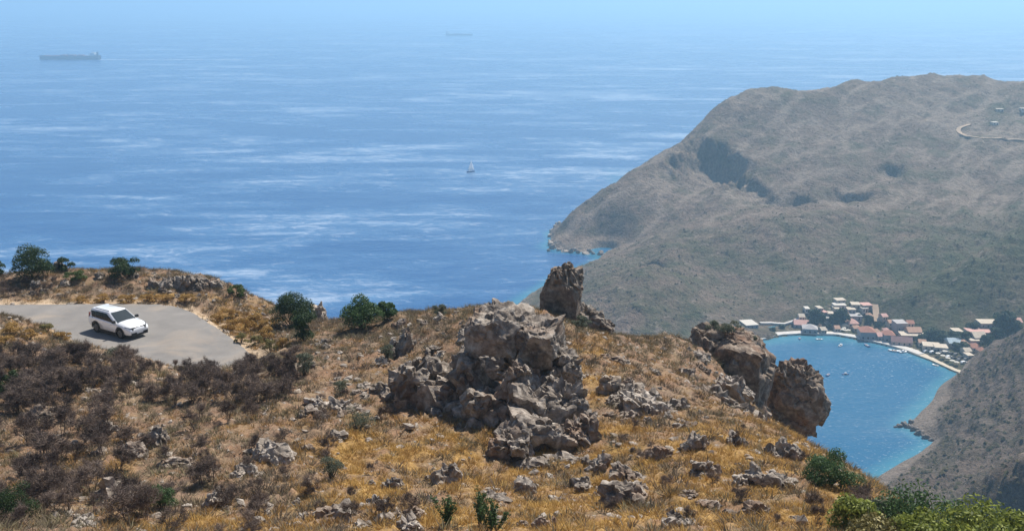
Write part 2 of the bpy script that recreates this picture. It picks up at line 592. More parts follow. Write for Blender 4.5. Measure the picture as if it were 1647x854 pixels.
# ------------------------------------------------------------------ near slope: heights
FG = [  # picture x, y, forward distance
    (-250, 854, 36), (-250, 700, 50), (-250, 600, 62), (-250, 530, 73), (-250, 450, 93),
    (0, 854, 34), (0, 760, 43), (0, 680, 51), (0, 620, 57), (0, 575, 63), (0, 535, 69), (0, 503, 75.5),
    (60, 516, 74.5), (60, 560, 66), (140, 549, 72), (140, 590, 62), (205, 574, 70.3),
    (200, 854, 33.5), (200, 760, 43), (200, 680, 51), (200, 620, 58),
    (350, 854, 33), (350, 760, 43), (350, 680, 50), (350, 620, 58.5), (300, 585, 68), (400, 585, 67),
    (500, 854, 33), (520, 760, 42), (520, 690, 48.5), (520, 630, 56), (480, 575, 66.5), (560, 570, 64.5), (450, 550, 73),
    (0, 478, 86), (100, 476, 86.5), (200, 478, 86.5), (280, 480, 87), (340, 500, 84), (400, 540, 77.5), (440, 520, 81),
    (0, 446, 92), (100, 434, 94), (160, 435, 95), (230, 433, 96), (300, 440, 96), (345, 452, 95), (380, 465, 93),
    (410, 480, 91), (440, 495, 89), (500, 512, 87), (545, 519, 86), (590, 517, 84), (650, 508, 80), (700, 499, 76),
    (760, 494, 72), (820, 496, 70), (870, 503, 71), (905, 518, 73), (985, 537, 74), (1050, 544, 76), (1100, 551, 78.5),
    (520, 535, 78), (600, 545, 70), (640, 590, 60), (700, 545, 64), (760, 520, 66), (650, 640, 55), (700, 700, 49),
    (790, 755, 44.5), (860, 768, 43.5), (940, 742, 45.5), (950, 600, 60), (930, 555, 66), (1000, 600, 61), (1000, 565, 68),
    (960, 660, 53), (1060, 600, 63.5), (1050, 650, 55), (1100, 575, 73), (820, 600, 58), (820, 540, 62), (880, 650, 53),
    (700, 800, 38), (850, 854, 32), (1000, 800, 37.5), (1000, 720, 46), (1100, 854, 31.5), (1100, 760, 41.5), (1100, 690, 50),
    (1150, 640, 63), (1170, 690, 52), (1230, 682, 58.5), (1200, 760, 42), (1290, 708, 55), (1290, 760, 44), (1300, 854, 31),
    (1330, 735, 51.5), (1385, 770, 46.5), (1420, 800, 41), (1340, 800, 38.5), (1420, 854, 33), (1500, 875, 31), (1650, 930, 26.5),
    (1800, 990, 23),
]
ctrl = [tuple(at(*p)) for p in FG]
# ground under and beside the camera, and the far sides of the crest running down to the sea
ctrl += [(0, 0, 218.3), (-14, 2, 218.0), (14, 0, 216.5), (0, 14, 211.6), (-12, 14, 212.0), (11, 13, 210.3), (0, -12, 222), (-50, 30, 205), (-70, 60, 198), (24, 14, 203), (34, 20, 195)]
for (px, py, Y) in [(0, 446, 92), (100, 434, 94), (230, 433, 96), (345, 452, 95), (410, 480, 91), (500, 512, 87), (545, 519, 86),
                    (650, 508, 80), (760, 494, 72), (870, 503, 71), (985, 537, 74), (1050, 544, 76), (1100, 551, 78.5)]:
    a = at(px, py, Y)
    ctrl += [(a[0] * 1.08, a[1] + 8, a[2] - 4.5), (a[0] * 1.25, a[1] + 26, a[2] - 20), (a[0] * 1.6, a[1] + 62, a[2] - 52)]
for (px, py, Y) in [(1150, 640, 63), (1230, 682, 58.5), (1290, 708, 55), (1330, 735, 51.5), (1385, 770, 46.5), (1420, 800, 41), (1500, 875, 31)]:
    a = at(px, py, Y)
    ctrl += [(a[0] + 5, a[1] + 5, a[2] - 5.5), (a[0] + 16, a[1] + 20, a[2] - 22), (a[0] + 40, a[1] + 40, a[2] - 50)]
fg_tps = TPS(ctrl, lam=0.002, scale=20.0)

ROADZ = 195.35
road_px = [(-420, 490.5), (-200, 490.5), (0, 491), (120, 490), (200, 490), (262, 491), (292, 497), (320, 510), (348, 528), (378, 550), (406, 573),
           (416, 584), (390, 592), (300, 592), (235, 583), (150, 562), (60, 538), (0, 524), (-200, 519), (-420, 517)]
road_poly = [tuple(at_z(x, y, ROADZ)[:2]) for x, y in road_px]


def fg_base(x, y):
    x = np.ravel(np.asarray(x, float)); y = np.ravel(np.asarray(y, float))
    z = fg_tps(x, y)
    sd = poly_sd(x, y, road_poly)
    near = sstep(1.5, 0.1, sd)
    z2 = z + n2(x, y, 9.0, 3, 3.1) * 0.55 * (1 - near)
    lump = n2(x, y, 2.2, 4, 9.7)
    z2 += (lump * 0.36 + np.abs(n2(x, y, 0.9, 3, 21.0)) * 0.30 + sstep(0.05, 0.35, n2(x, y, 3.5, 2, 52.0)) * np.abs(n2(x, y, 0.5, 3, 37.0)) * 0.7) * (1 - near)
    z2 = z2 * (1 - near) + (ROADZ - 0.05) * near
    return z2, sd


def fg_h(x, y):
    return np.maximum(fg_base(x, y)[0], -3.0)


def pick_fg(px, py, y0=18, y1=140):
    Y = np.arange(y0, y1, 0.5)
    P = at(px, py, Y)
    d0 = P[2] - fg_tps(P[0], P[1])
    k, k2 = int(np.argmax(d0 < 1.0)), int(np.argmax(d0 < -1.2))
    Y = np.arange(Y[k] - 0.5, (Y[k2] if k2 >= k else Y[k] + 9.0) + 0.7, 0.18)
    P = at(px, py, Y)
    d = P[2] - fg_h(P[0], P[1])
    k = int(np.argmax(d < 0))
    if d[k] >= 0: return None
    return np.array([P[0][k], Y[k], P[2][k] - d[k]])


def build_near_slope():
    na, nr = 640, 600
    A = np.radians(np.linspace(-40, 40, na))
    R = 9.0 * (190 / 9.0) ** np.linspace(0, 1, nr)
    aa, rr = np.meshgrid(A, R)
    x, y = (rr * np.sin(aa)).ravel(), (rr * np.cos(aa)).ravel()
    z, sd = fg_base(x, y)
    z = np.maximum(z, -3)
    idx = np.arange(na * nr).reshape(nr, na)
    F = np.stack([idx[:-1, :-1], idx[:-1, 1:], idx[1:, 1:], idx[1:, :-1]], -1).reshape(-1, 4)
    gold = gold_zone(x, y)
    dirt = sstep(2.6, 0.3, sd + 0.9 * n2(x, y, 2.5, 3, 5.0)) * sstep(-1.0, 0.0, sd)
    # bare worn verge around the outer side of the bend
    px, py = to_px(x, y, z)
    me = mesh_np('near_slope', np.stack([x, y, z], 1), F, M['ground'], True, {'gold': gold, 'dirt': dirt})
    return tag(obj('slope_ground', me), 'dry stony slope with straw grass falling away below the viewpoint', None, None, 'structure')


def gold_zone(x, y):
    """how much straw-gold grass covers the ground"""
    z = fg_tps(x, y)
    px, py = to_px(x, y, z)
    g = 0.12 + 0.65 * sstep(640, 720, py) * sstep(420, 560, px) * (0.55 + 0.45 * sstep(1450, 1250, px))
    g = np.maximum(g, 0.75 * np.exp(-(((px - 955) / 45) ** 2 + ((py - 600) / 70) ** 2)))
    g = np.maximum(g, 0.6 * np.exp(-(((px - 170) / 90) ** 2 + ((py - 770) / 40) ** 2)))
    g = np.maximum(g, 0.65 * sstep(800, 840, py) * sstep(120, 220, px))
    g = np.maximum(g, 0.8 * np.exp(-(((px - 250) / 150) ** 2 + ((py - 482) / 9) ** 2)))
    g = np.maximum(g, 0.8 * np.exp(-(((px - 390) / 50) ** 2 + ((py - 520) / 35) ** 2)))
    g = np.maximum(g, 0.45 * np.exp(-(((px - 60) / 110) ** 2 + ((py - 530) / 22) ** 2)))
    return np.clip((g + 0.25 * n2(x, y, 4.0, 3, 44.0)) * (0.30 + 1.1 * sstep(-0.22, 0.22, n2(x, y, 2.1, 3, 66.0))), 0, 1)


build_near_slope()


def build_road():
    P = np.array(road_poly)
    # smooth the outline, add a ragged edge
    pts = []
    for i in range(len(P)):
        p0, p1, p2, p3 = P[i - 1], P[i], P[(i + 1) % len(P)], P[(i + 2) % len(P)]
        for t in np.linspace(0, 1, 14, endpoint=False):
            pts.append(0.5 * ((2 * p1) + (-p0 + p2) * t + (2 * p0 - 5 * p1 + 4 * p2 - p3) * t * t + (-p0 + 3 * p1 - 3 * p2 + p3) * t ** 3))
    pts = np.array(pts)
    c = pts.mean(0)
    n = n2(pts[:, 0].copy(), pts[:, 1].copy(), 1.2, 3, 2.0)
    pts += (pts - c) / np.linalg.norm(pts - c, axis=1)[:, None] * (n * 0.25)[:, None]
    bm = bmesh.new()
    vs_ = [bm.verts.new((p[0], p[1], ROADZ)) for p in pts]
    f = bm.faces.new(vs_)
    bmesh.ops.triangulate(bm, faces=[f])
    r = bmesh.ops.extrude_face_region(bm, geom=bm.faces[:])
    for v in [g for g in r['geom'] if isinstance(g, bmesh.types.BMVert)]: v.co.z += 0.05
    bmesh.ops.recalc_face_normals(bm, faces=bm.faces)
    me = bpy.data.meshes.new('road'); bm.to_mesh(me); bm.free()
    me.materials.append(M['asphalt'])
    tag(obj('road', me), 'pale grey asphalt road bending round the grassy bank', None, None, 'structure')


build_road()
ROADTOP = ROADZ + 0.05

# ------------------------------------------------------------------ headland, spur, valley and village ground
def zz(px, py, Y): return tuple(at(px, py, Y))
def sea_pt(px, py, z=0.0): return tuple(at_z(px, py, z))


FAR = [zz(*p) for p in [
    # skyline ridge of the headland
    (910, 356, 968), (960, 316, 990), (1010, 281, 1025), (1060, 246, 1065), (1110, 211, 1110), (1150, 176, 1150), (1200, 156, 1180),
    (1240, 151, 1195), (1310, 149, 1215), (1350, 140, 1240), (1420, 134, 1270), (1500, 129, 1300), (1560, 133, 1310), (1600, 138, 1315), (1647, 141, 1320), (1760, 150, 1330),
    # seaward face
    (940, 380, 935), (1000, 340, 950), (1060, 320, 960), (1100, 290, 990), (1150, 240, 1050), (1200, 220, 1080), (1250, 210, 1100), (1300, 200, 1120),
    (1150, 320, 955), (1200, 290, 985), (1250, 270, 1010), (1320, 240, 1050), (1400, 200, 1120), (1500, 180, 1160), (1600, 175, 1170),
    (1250, 320, 955), (1330, 290, 985), (1400, 260, 1020), (1470, 235, 1060), (1540, 215, 1090), (1647, 225, 1075), (1760, 220, 1085),
    (1450, 300, 960), (1540, 280, 985), (1647, 270, 990), (1100, 350, 925), (1020, 380, 918),
    # nearer spur
    (985, 409, 885), (1050, 388, 868), (1130, 374, 858), (1230, 352, 868), (1330, 338, 885), (1420, 330, 900), (1500, 322, 915), (1647, 305, 940),
    (1150, 420, 805), (1250, 400, 815), (1350, 390, 820), (1450, 380, 830),
    (1150, 470, 755), (1250, 450, 765), (1350, 440, 765), (1430, 430, 775), (1500, 390, 800),
    (1200, 500, 708), (1280, 485, 722), (1340, 480, 722), (1400, 480, 718),
    # hill behind the right of the village
    (1430, 492, 700), (1470, 470, 706), (1520, 445, 714), (1580, 405, 726), (1647, 362, 744), (1760, 300, 770),
    (1500, 500, 682), (1560, 480, 683), (1647, 450, 686), (1580, 510, 670), (1647, 505, 660), (1760, 470, 680), (1700, 520, 640),
    # village floor
    (1210, 525, 690), (1260, 530, 690), (1320, 527, 692), (1400, 535, 682), (1450, 545, 664), (1500, 545, 656), (1560, 540, 650), (1530, 565, 632), (1570, 575, 620),
    (1620, 545, 640), (1300, 510, 700), (1350, 505, 702), (1410, 508, 700),
]]
for px, py, Y in [(1470, 470, 706), (1520, 445, 714), (1580, 405, 726), (1647, 362, 744), (1760, 300, 770)]:
    a = at(px, py, Y)
    FAR.append((a[0] * 1.07, a[1] + 46, a[2] - 15 * (0.35 + (px - 1430) / 340)))
# the spur's lower end: picture x, y, height above the sea
FAR += [tuple(at_z(*p)) for p in [(984, 414, 7), (945, 430, 6), (905, 453, 5), (870, 475, 5), (845, 492, 3.5), (1000, 440, 22), (1060, 430, 28), (950, 470, 17), (1050, 470, 24), (900, 490, 12), (870, 505, 8), (960, 515, 12), (1050, 520, 13), (1150, 500, 12), (1120, 535, 6)]]
FAR += [tuple(at_z(*p)) for p in [(1225, 538, 3), (1200, 545, 3), (1240, 533, 4), (1175, 548, 4), (1425, 563, -2.5), (1445, 570, -2.5), (1470, 577, -2.5), (1400, 557, -2.5)]]
FAR += [tuple(at_z(*p, -5)) for p in [(975, 409.5), (935, 421), (890, 446), (850, 470), (815, 490), (800, 520)]]
WATERLINE = [(889, 372), (888, 385), (890, 398), (910, 403), (945, 407), (976, 408), (850, 545), (900, 570), (960, 580), (1010, 585), (1060, 582), (1100, 575), (1150, 568), (1190, 558),
             (1225, 547), (1255, 541), (1300, 538), (1345, 539), (1385, 546), (1420, 554), (1450, 562), (1480, 572), (1510, 586), (1540, 600)]
for k, (px, py) in enumerate(WATERLINE):
    s = sea_pt(px, py)
    FAR.append(s)
    nx, ny = (-26, -16) if k < 6 else (-6, -26)
    FAR.append((s[0] + nx, s[1] + ny, -7.0))
FAR += [(25, 975, -8), (60, 1040, -8), (110, 1110, -10), (190, 1200, -10), (280, 1290, -10), (400, 1400, -8), (560, 1450, 10), (800, 1480, 40),
        (150, 600, -9), (230, 600, -8), (-10, 640, -12), (330, 560, -6), (900, 900, 150), (900, 1200, 150), (700, 640, 60), (500, 560, 40)]
far_tps = TPS(FAR, lam=0.0006, scale=200.0)
# hollowed cliffs on the headland: picture x, y, distance, half width, half depth, drop
CLIFFS = [(1148, 268, 1030, 40, 30, 28), (1192, 285, 995, 14, 14, 9), (1216, 302, 975, 20, 13, 10), (1285, 332, 945, 22, 14, 10), (1365, 335, 945, 24, 12, 11),
          (1432, 282, 1000, 16, 14, 10), (1050, 448, 785, 17, 13, 12), (1090, 468, 760, 8, 8, 6), (1240, 312, 960, 12, 9, 5)]
cliff_pts = [(*at(a, b, Y)[:2], w, d, h) for a, b, Y, w, d, h in CLIFFS]


bay_water = [tuple(at_z(*q)[:2]) for q in [(1215, 551), (1222, 549.5), (1240, 544.5), (1258, 541), (1290, 539), (1345, 540.5), (1385, 547.5), (1420, 555.5), (1450, 563.5), (1478, 573.5), (1495, 580.5), (1515, 589.5), (1532, 597.5), (1545, 603), (1560, 640), (1400, 680), (1200, 640), (1190, 560)]]


def far_h(x, y, attrs=False):
    x = np.ravel(np.asarray(x, float)); y = np.ravel(np.asarray(y, float))
    z = far_tps(x, y)
    land = sstep(0.5, 22, z)
    rid = n2(x, y, 75.0, 4, 2.2, True)
    nz = n2(x, y, 140.0, 4, 5.5) * 4.0 + rid * 4.0 + n2(0.78 * x - 0.62 * y, (0.62 * x + 0.78 * y) * 0.30, 48.0, 5, 7.4, True) * 6.5 + n2(x, y, 30.0, 4, 8.8, True) * 2.6 + n2(x, y, 9.0, 3, 1.7, True) * 1.5 - 7.0
    px, py = to_px(x, y, z)
    vill = sstep(475, 500, py) * sstep(1130, 1210, px) * sstep(3, 26, 30 - z * 0.6)
    z2 = z + nz * land * (1 - 0.85 * vill)
    rock = np.zeros_like(z)
    for cx, cy, w, d, h in cliff_pts:
        # local frame: e across, f towards lower left (downhill, away from the sun)
        f = np.array([-0.62, -0.78]); e = np.array([0.78, -0.62])
        a = ((x - cx) * e[0] + (y - cy) * e[1]) / w
        b = ((x - cx) * f[0] + (y - cy) * f[1]) / d
        wob = 0.5 * n2(x, y, 14.0, 5, cx, False, 0.65)
        m = np.clip(1 - (a + wob) ** 2, 0, 1) * sstep(-1.0 + 0.35 * a, -0.5 + 0.35 * a, b + wob) * sstep(3.4, -0.5, b)
        z2 = z2 - h * m
        rock = np.maximum(rock, 0.55 * sstep(0.5, 0.9, m))
    # low cliff along the headland's waterline
    shore = sstep(9.0, 3.0, z2) * sstep(-1, 0.8, z2) * sstep(520, 470, py)
    z2 = z2 + shore * (1.6 + 2.2 * n2(x, y, 7.0, 3, 6.0, True)) * sstep(0.0, 1.5, z2)
    # terraces on the slope behind the village
    tz = sstep(1480, 1540, px) * sstep(330, 370, py) * sstep(500, 470, py)
    z2 = z2 + tz * 0.9 * np.sin(z2 * 2 * math.pi / 4.5)
    wet = poly_sd(x, y, bay_water)
    z2 = np.where(wet < 0, np.minimum(z2, np.maximum(-3.0, wet * 0.3 - 0.6)), z2)
    dry = (wet > 0) & (wet < 26) & (py > 528) & (px > 1195) & (y > 600)
    z2 = np.where(dry, np.maximum(z2, 0.7 + 0.02 * wet), z2)
    if not attrs: return z2
    skirt = sstep(7.0, 2.5, z2) * sstep(1150, 1100, px)
    green = 0.10 + 0.42 * sstep(0.0, 30.0, 880 - y + 0.12 * (x - 200)) + 0.25 * n2(x, y, 90.0, 3, 12.0)
    green += 0.5 * np.exp(-(((px - 1620) / 70) ** 2 + ((py - 172) / 22) ** 2)) + 0.3 * tz
    green += 0.3 * sstep(1380, 1440, px) * sstep(430, 470, py)
    u_, v_ = 0.78 * x - 0.62 * y, 0.62 * x + 0.78 * y
    band = sstep(0.55, 0.85, n2(u_, v_ * 0.35, 34.0, 4, 29.0, True)) * sstep(840, 900, y)
    rock = np.maximum(rock, 0.65 * band)
    green = green - 0.3 * band
    sand = np.zeros_like(z2)
    return z2, np.clip(green, 0, 1), np.clip(np.maximum(rock, skirt * 0.9), 0, 1), sand


def pick_far(px, py, y0=560, y1=1400):
    Y = np.arange(y0, y1, 3.0)
    P = at(px, py, Y)
    k = int(np.argmax(P[2] - far_tps(P[0], P[1]) < 9.0))
    Y = np.arange(Y[k] - 5.0, Y[k] + 90.0, 1.5)
    P = at(px, py, Y)
    d = P[2] - far_h(P[0], P[1])
    k = int(np.argmax(d < 0))
    if d[k] >= 0: return None
    return np.array([P[0][k], Y[k], P[2][k] - d[k]])


def grid_mesh(name, x0, x1, y0, y1, step, hf, mat):
    X = np.arange(x0, x1 + step, step); Yv = np.arange(y0, y1 + step, step)
    gx, gy = np.meshgrid(X, Yv)
    x, y = gx.ravel(), gy.ravel()
    z, green, rock, sand = hf(x, y, True)
    idx = np.arange(len(x)).reshape(gx.shape)
    F = np.stack([idx[:-1, :-1], idx[:-1, 1:], idx[1:, 1:], idx[1:, :-1]], -1).reshape(-1, 4)
    keep = (z[F] > -4.0).any(1)
    z = np.maximum(z, -5.0)
    F = F[keep]
    used, inv = np.unique(F, return_inverse=True)
    return mesh_np(name, np.stack([x, y, z], 1)[used], inv.reshape(F.shape), mat, True,
                   {'green': green[used], 'rock': rock[used], 'sand': sand[used]})


tag(obj('headland_hill', grid_mesh('headland_hill', -40, 800, 585, 1450, 2.3, far_h, M['far_hill'])),
    'hazy scrub covered headland sloping into the sea beyond the bay', None, None, 'structure')

# ------------------------------------------------------------------ slope on the near side of the bay
BH = [sea_pt(*p) for p in [(1540, 600), (1530, 608), (1502, 640), (1482, 661), (1468, 676), (1462, 686), (1482, 699), (1502, 708), (1490, 719), (1452, 742), (1416, 764), (1395, 795)]]
BH = BH + [(s[0] - 18, s[1] + 2, -7) for s in BH]
BH += [zz(*p) for p in [(1565, 588, 588), (1600, 566, 575), (1647, 536, 560), (1720, 490, 550), (1545, 650, 530), (1600, 640, 512), (1647, 610, 505), (1720, 580, 500),
                        (1520, 690, 500), (1580, 690, 478), (1647, 690, 450), (1720, 660, 450), (1530, 740, 452), (1600, 750, 425), (1647, 760, 405), (1470, 770, 430), (1540, 800, 395),
                        (1647, 830, 350), (1450, 800, 405), (1420, 830, 365), (1500, 860, 335), (1760, 900, 280), (1600, 900, 295)]]
BH += [(235, 640, -8), (262, 640, -4), (300, 640, 4), (350, 640, 20), (420, 560, 90), (420, 450, 110), (420, 320, 125), (150, 290, 20), (110, 330, -5), (230, 250, 80), (320, 250, 110)]
bh_tps = TPS(BH, lam=0.0005, scale=100.0)


def bh_h(x, y, attrs=False):
    x = np.ravel(np.asarray(x, float)); y = np.ravel(np.asarray(y, float))
    z = bh_tps(x, y)
    land = sstep(0.0, 10, z)
    # gullies running down to the water
    gl = n2(x + 0.35 * y, 0.30 * y, 16.0, 4, 4.4, True)
    u_, v_ = 0.80 * x + 0.60 * y, -0.60 * x + 0.80 * y
    z2 = z + land * (n2(u_ * 0.30, v_, 15.0, 5, 4.4, True) * 5.5 + n2(x, y, 40.0, 4, 3.3) * 2.0 + n2(u_ * 0.6, v_, 6.0, 4, 6.6, True) * 2.2 - 3.0)
    z2 = z2 + land * 0.75 * np.sin(2 * math.pi * (z2 + 3.5 * n2(x, y, 25.0, 3, 17.0)) / 5.5)
    if not attrs: return z2
    rock = sstep(7, 2, z2) * 0.8 + 0.5 * sstep(0.25, 0.5, n2(x, y, 14.0, 3, 91.0))
    green = 0.15 + 0.3 * n2(x, y, 50.0, 3, 55.0)
    return z2, np.clip(green, 0, 1), np.clip(rock, 0, 1), np.zeros_like(z2)


tag(obj('bay_hillside', grid_mesh('bay_hillside', 110, 400, 255, 640, 1.25, bh_h, M['near_hill'])),
    'bare rocky grey brown hillside dropping to the near side of the bay', None, None, 'structure')

# ------------------------------------------------------------------ sea
def build_sea():
    def ax(lo, hi, step, far): return np.r_[-far[::-1], np.arange(lo, hi, step), far]
    farx = np.array([700, 1200, 2500, 6000, 14000, 29000.0])
    X = np.r_[-farx[::-1], np.arange(-200, 520, 6.0), farx]
    Yv = np.r_[-4000, -500, 0, 250, np.arange(400, 1120, 6.0), 1400, 2000, 3500, 7000, 14000, 28000, 56000.0]
    gx, gy = np.meshgrid(X, Yv)
    x, y = gx.ravel(), gy.ravel()
    d = np.full(len(x), -50.0)
    m = (x > -100) & (x < 520) & (y > 400) & (y < 1120)
    d[m] = np.maximum(np.where(y[m] > 560, far_tps(x[m], y[m]), -50), np.where((x[m] > 90) & (y[m] < 640), bh_tps(x[m], y[m]), -50))
    shallow = sstep(-5.5, -0.8, d)
    idx = np.arange(len(x)).reshape(gx.shape)
    F = np.stack([idx[:-1, :-1], idx[:-1, 1:], idx[1:, 1:], idx[1:, :-1]], -1).reshape(-1, 4)
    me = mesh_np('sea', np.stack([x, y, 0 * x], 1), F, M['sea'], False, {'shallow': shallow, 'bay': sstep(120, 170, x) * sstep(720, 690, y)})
    tag(obj('sea', me), 'wind streaked deep blue sea reaching to the hazy horizon', None, None, 'structure')


build_sea()

LANDMARKS = [(190, 520, 'the white car'), (262, 805, 'the round dark green bush'), (32, 808, 'the corner dark green bush'), (10, 615, 'the dark bush at the picture edge'),
             (185, 566, 'the grey green bank shrub'), (490, 585, 'the grey green road end shrub'), (430, 720, 'the bright white boulder'), (532, 748, 'the pale grey green shrub'),
             (345, 805, 'the grey white boulder'), (560, 650, 'the white stone ledge'), (800, 640, 'the big outcrop'), (1030, 660, 'the pale slab'), (1180, 600, 'the tall cliff rock'),
             (1005, 800, 'the flat grey boulder'), (1215, 765, 'the broken boulder'), (1332, 755, 'the low dark green bush'), (775, 810, 'the taller sapling'), (903, 470, 'the pinnacle'),
             (54, 425, 'the big juniper'), (285, 452, 'the crest rocks'), (582, 505, 'the leafy saddle bush'), (470, 505, 'the tall dark bush'), (100, 740, 'the lower left corner slope'), (655, 550, 'the rounded upper boulder'),
             (390, 560, 'the road end'), (1120, 720, 'the squat boulder'), (1378, 840, 'the bottom yellow green bush'), (203, 430, 'the wide crest bush'), (630, 832, 'the flat white boulder')]
_used = {}


def place_label(head, px, py, tail=''):
    L = [l for l in LANDMARKS if l[2] not in head]
    dx, dy, nm = min(((px - lx) ** 2 + (1.3 * (py - ly)) ** 2, k, l) for k, l in enumerate(L) for lx, ly in [l[:2]])[2][0:3]
    ddx, ddy = px - dx, 1.3 * (py - dy)
    d = math.hypot(ddx, ddy); a = math.degrees(math.atan2(-ddy, ddx)) % 360
    way = ['right of', 'up and right of', 'above', 'up and left of', 'left of', 'down and left of', 'below', 'down and right of'][int((a + 22.5) // 45) % 8]
    return f"{head} {'close ' if d < 35 else ('well ' if d > 95 else '')}{way} {nm}"


# ------------------------------------------------------------------ rock shapes
_ico = {}


def ico(n):
    if n not in _ico:
        bm = bmesh.new(); bmesh.ops.create_icosphere(bm, subdivisions=n, radius=1.0)
        V = np.array([v.co[:] for v in bm.verts], np.float32)
        F = np.array([[v.index for v in f.verts] for f in bm.faces], np.int32)
        bm.free(); _ico[n] = (V, F)
    return _ico[n]


def cell_noise(p, seed):
    """per-cell random value plus a random tilt inside each cell: broken, blocky relief"""
    i0 = np.floor(p).astype(np.int64)
    best = np.full(len(p), 9e9); val = np.zeros(len(p)); e2 = np.full(len(p), 9e9)
    for a in (-1, 0, 1):
        for b in (-1, 0, 1):
            for c in (-1, 0, 1):
                ii = i0 + [a, b, c]
                h = _hash((ii[:, 0] + seed) & 0xffffffff, ii[:, 1] & 0xffffffff, ii[:, 2] & 0xffffffff)
                f = np.stack([(h & np.uint32(1023)), (h >> np.uint32(10)) & np.uint32(1023), (h >> np.uint32(20)) & np.uint32(1023)], 1) / 1023.0
                d = p - (ii + f)
                d2 = (d * d).sum(1)
                v = 2 * f[:, 0] - 1 + (d * (f[:, [1, 2, 0]] * 2 - 1)).sum(1) * 1.1
                m = d2 < best
                e2 = np.where(m, best, np.minimum(e2, d2))
                best = np.where(m, d2, best); val = np.where(m, v, val)
    edge = np.sqrt(e2) - np.sqrt(best)
    return val, edge


def rock_shape(seed, size, n=4, cuts=7, rough=0.16, knob=0.10, taper=0.0, k=3.5, lean=0.0, tilt=0.25, hang=0.0):
    """a broken limestone block: a faceted body with stepped fractures, cracks and crags on its top"""
    r = np.random.default_rng(seed)
    V, F = ico(n)
    N_, D_ = [], []
    for ax_ in range(3):
        for sg in (-1, 1):
            nn = np.zeros(3); nn[ax_] = sg
            nn += r.normal(0, 0.10 if k > 4.5 else 0.2, 3); N_.append(nn / np.linalg.norm(nn)); D_.append(r.uniform(0.82, 1.0))
    for _ in range(cuts):
        nn = r.normal(size=3); nn[2] = abs(nn[2]) * 1.1; N_.append(nn / np.linalg.norm(nn)); D_.append(r.uniform(0.78, 1.05))
    N_, D_ = np.array(N_), np.array(D_)
    dots = V @ N_.T
    rad = np.where(dots > 0.05, D_ / np.maximum(dots, 0.05), 9).min(1)
    p = V * rad[:, None]
    ax, ay = r.normal(0, tilt * 0.6, 2)
    Rx = np.array([[1, 0, 0], [0, math.cos(ax), -math.sin(ax)], [0, math.sin(ax), math.cos(ax)]])
    Ry = np.array([[math.cos(ay), 0, math.sin(ay)], [0, 1, 0], [-math.sin(ay), 0, math.cos(ay)]])
    p = p @ (Rx @ Ry).T
    s = np.array(size) / 2.0
    if taper: p[:, :2] *= (1 - taper * p[:, 2:3])
    p[:, 1] -= hang * p[:, 2]
    if lean: p[:, 0] += lean * (p[:, 2] + 1)
    up = sstep(0.2, 0.75, p[:, 2])
    q = p * s
    nrm = p / s; nrm /= np.linalg.norm(nrm, axis=1)[:, None] + 1e-9
    m = float(min(size)) / 2
    off = r.uniform(0, 90, 3)
    warp = np.stack([fbm(q / (m * 0.6) + off + 7 * j, 3) for j in range(3)], 1) * m * 0.25
    v1, e1 = cell_noise((q + warp) / (m * 0.85) + off, seed % 97)
    v2, e2 = cell_noise((q + warp) / (m * 0.36) + off, seed % 89)
    d = rough * m * (1.2 * v1 - 0.6 * sstep(0.08, 0.0, e1))
    d += rough * m * (0.22 * v2 - 0.16 * sstep(0.08, 0.0, e2))
    d += rough * m * 0.45 * fbm(q / (m * 0.5) + off, 4, 0.55)
    if n >= 4:
        v3, _ = cell_noise(q / 0.30 + off, seed % 83)
        kn = fbm(q / 0.34 + off, 3, 0.6)
        d += knob * min(1.0, m) * (0.06 + 1.1 * up) * (0.7 * v3 - 1.0 * np.abs(kn))
    q = q + nrm * d[:, None]
    return q.astype(np.float32), F


def px_m(Y): return Y / FPX / CP * 1.0


def block_at(parent, origin, px, py, w, h, Y, depth, seed, mat='limestone', n=4, rz=None, name='rock_block', **kw):
    """a block centred on a picture position at distance Y; w, h in picture px, depth in metres"""
    c = at(px, py, Y); s = np.linalg.norm(c - np.array([0, 0, CAMZ])) / FPX
    kw.setdefault('hang', 0.24)
    q, F = rock_shape(seed, (w * s, depth, h * s), n=n, **kw)
    a = np.random.default_rng(seed + 5).uniform(-0.55, 0.1) if rz is None else rz
    R = np.array([[math.cos(a), -math.sin(a), 0], [math.sin(a), math.cos(a), 0], [0, 0, 1]])
    q = q @ R.T + (c - origin)
    return obj(name, mesh_np(name, q, F, M[mat], True, None, 40), parent)


def outcrop(name, label, cat, base, blocks, mat='limestone', group=None):
    o = empty(name, base)
    tag(o, label, cat, group)
    for i, b in enumerate(blocks):
        kw = dict(b[6]) if len(b) > 6 else {}
        block_at(o, np.array(base), b[0], b[1], b[2], b[3], b[4], b[5], seed=int(b[0] * 7 + b[1] * 13), **{'mat': mat, **kw})
    return o


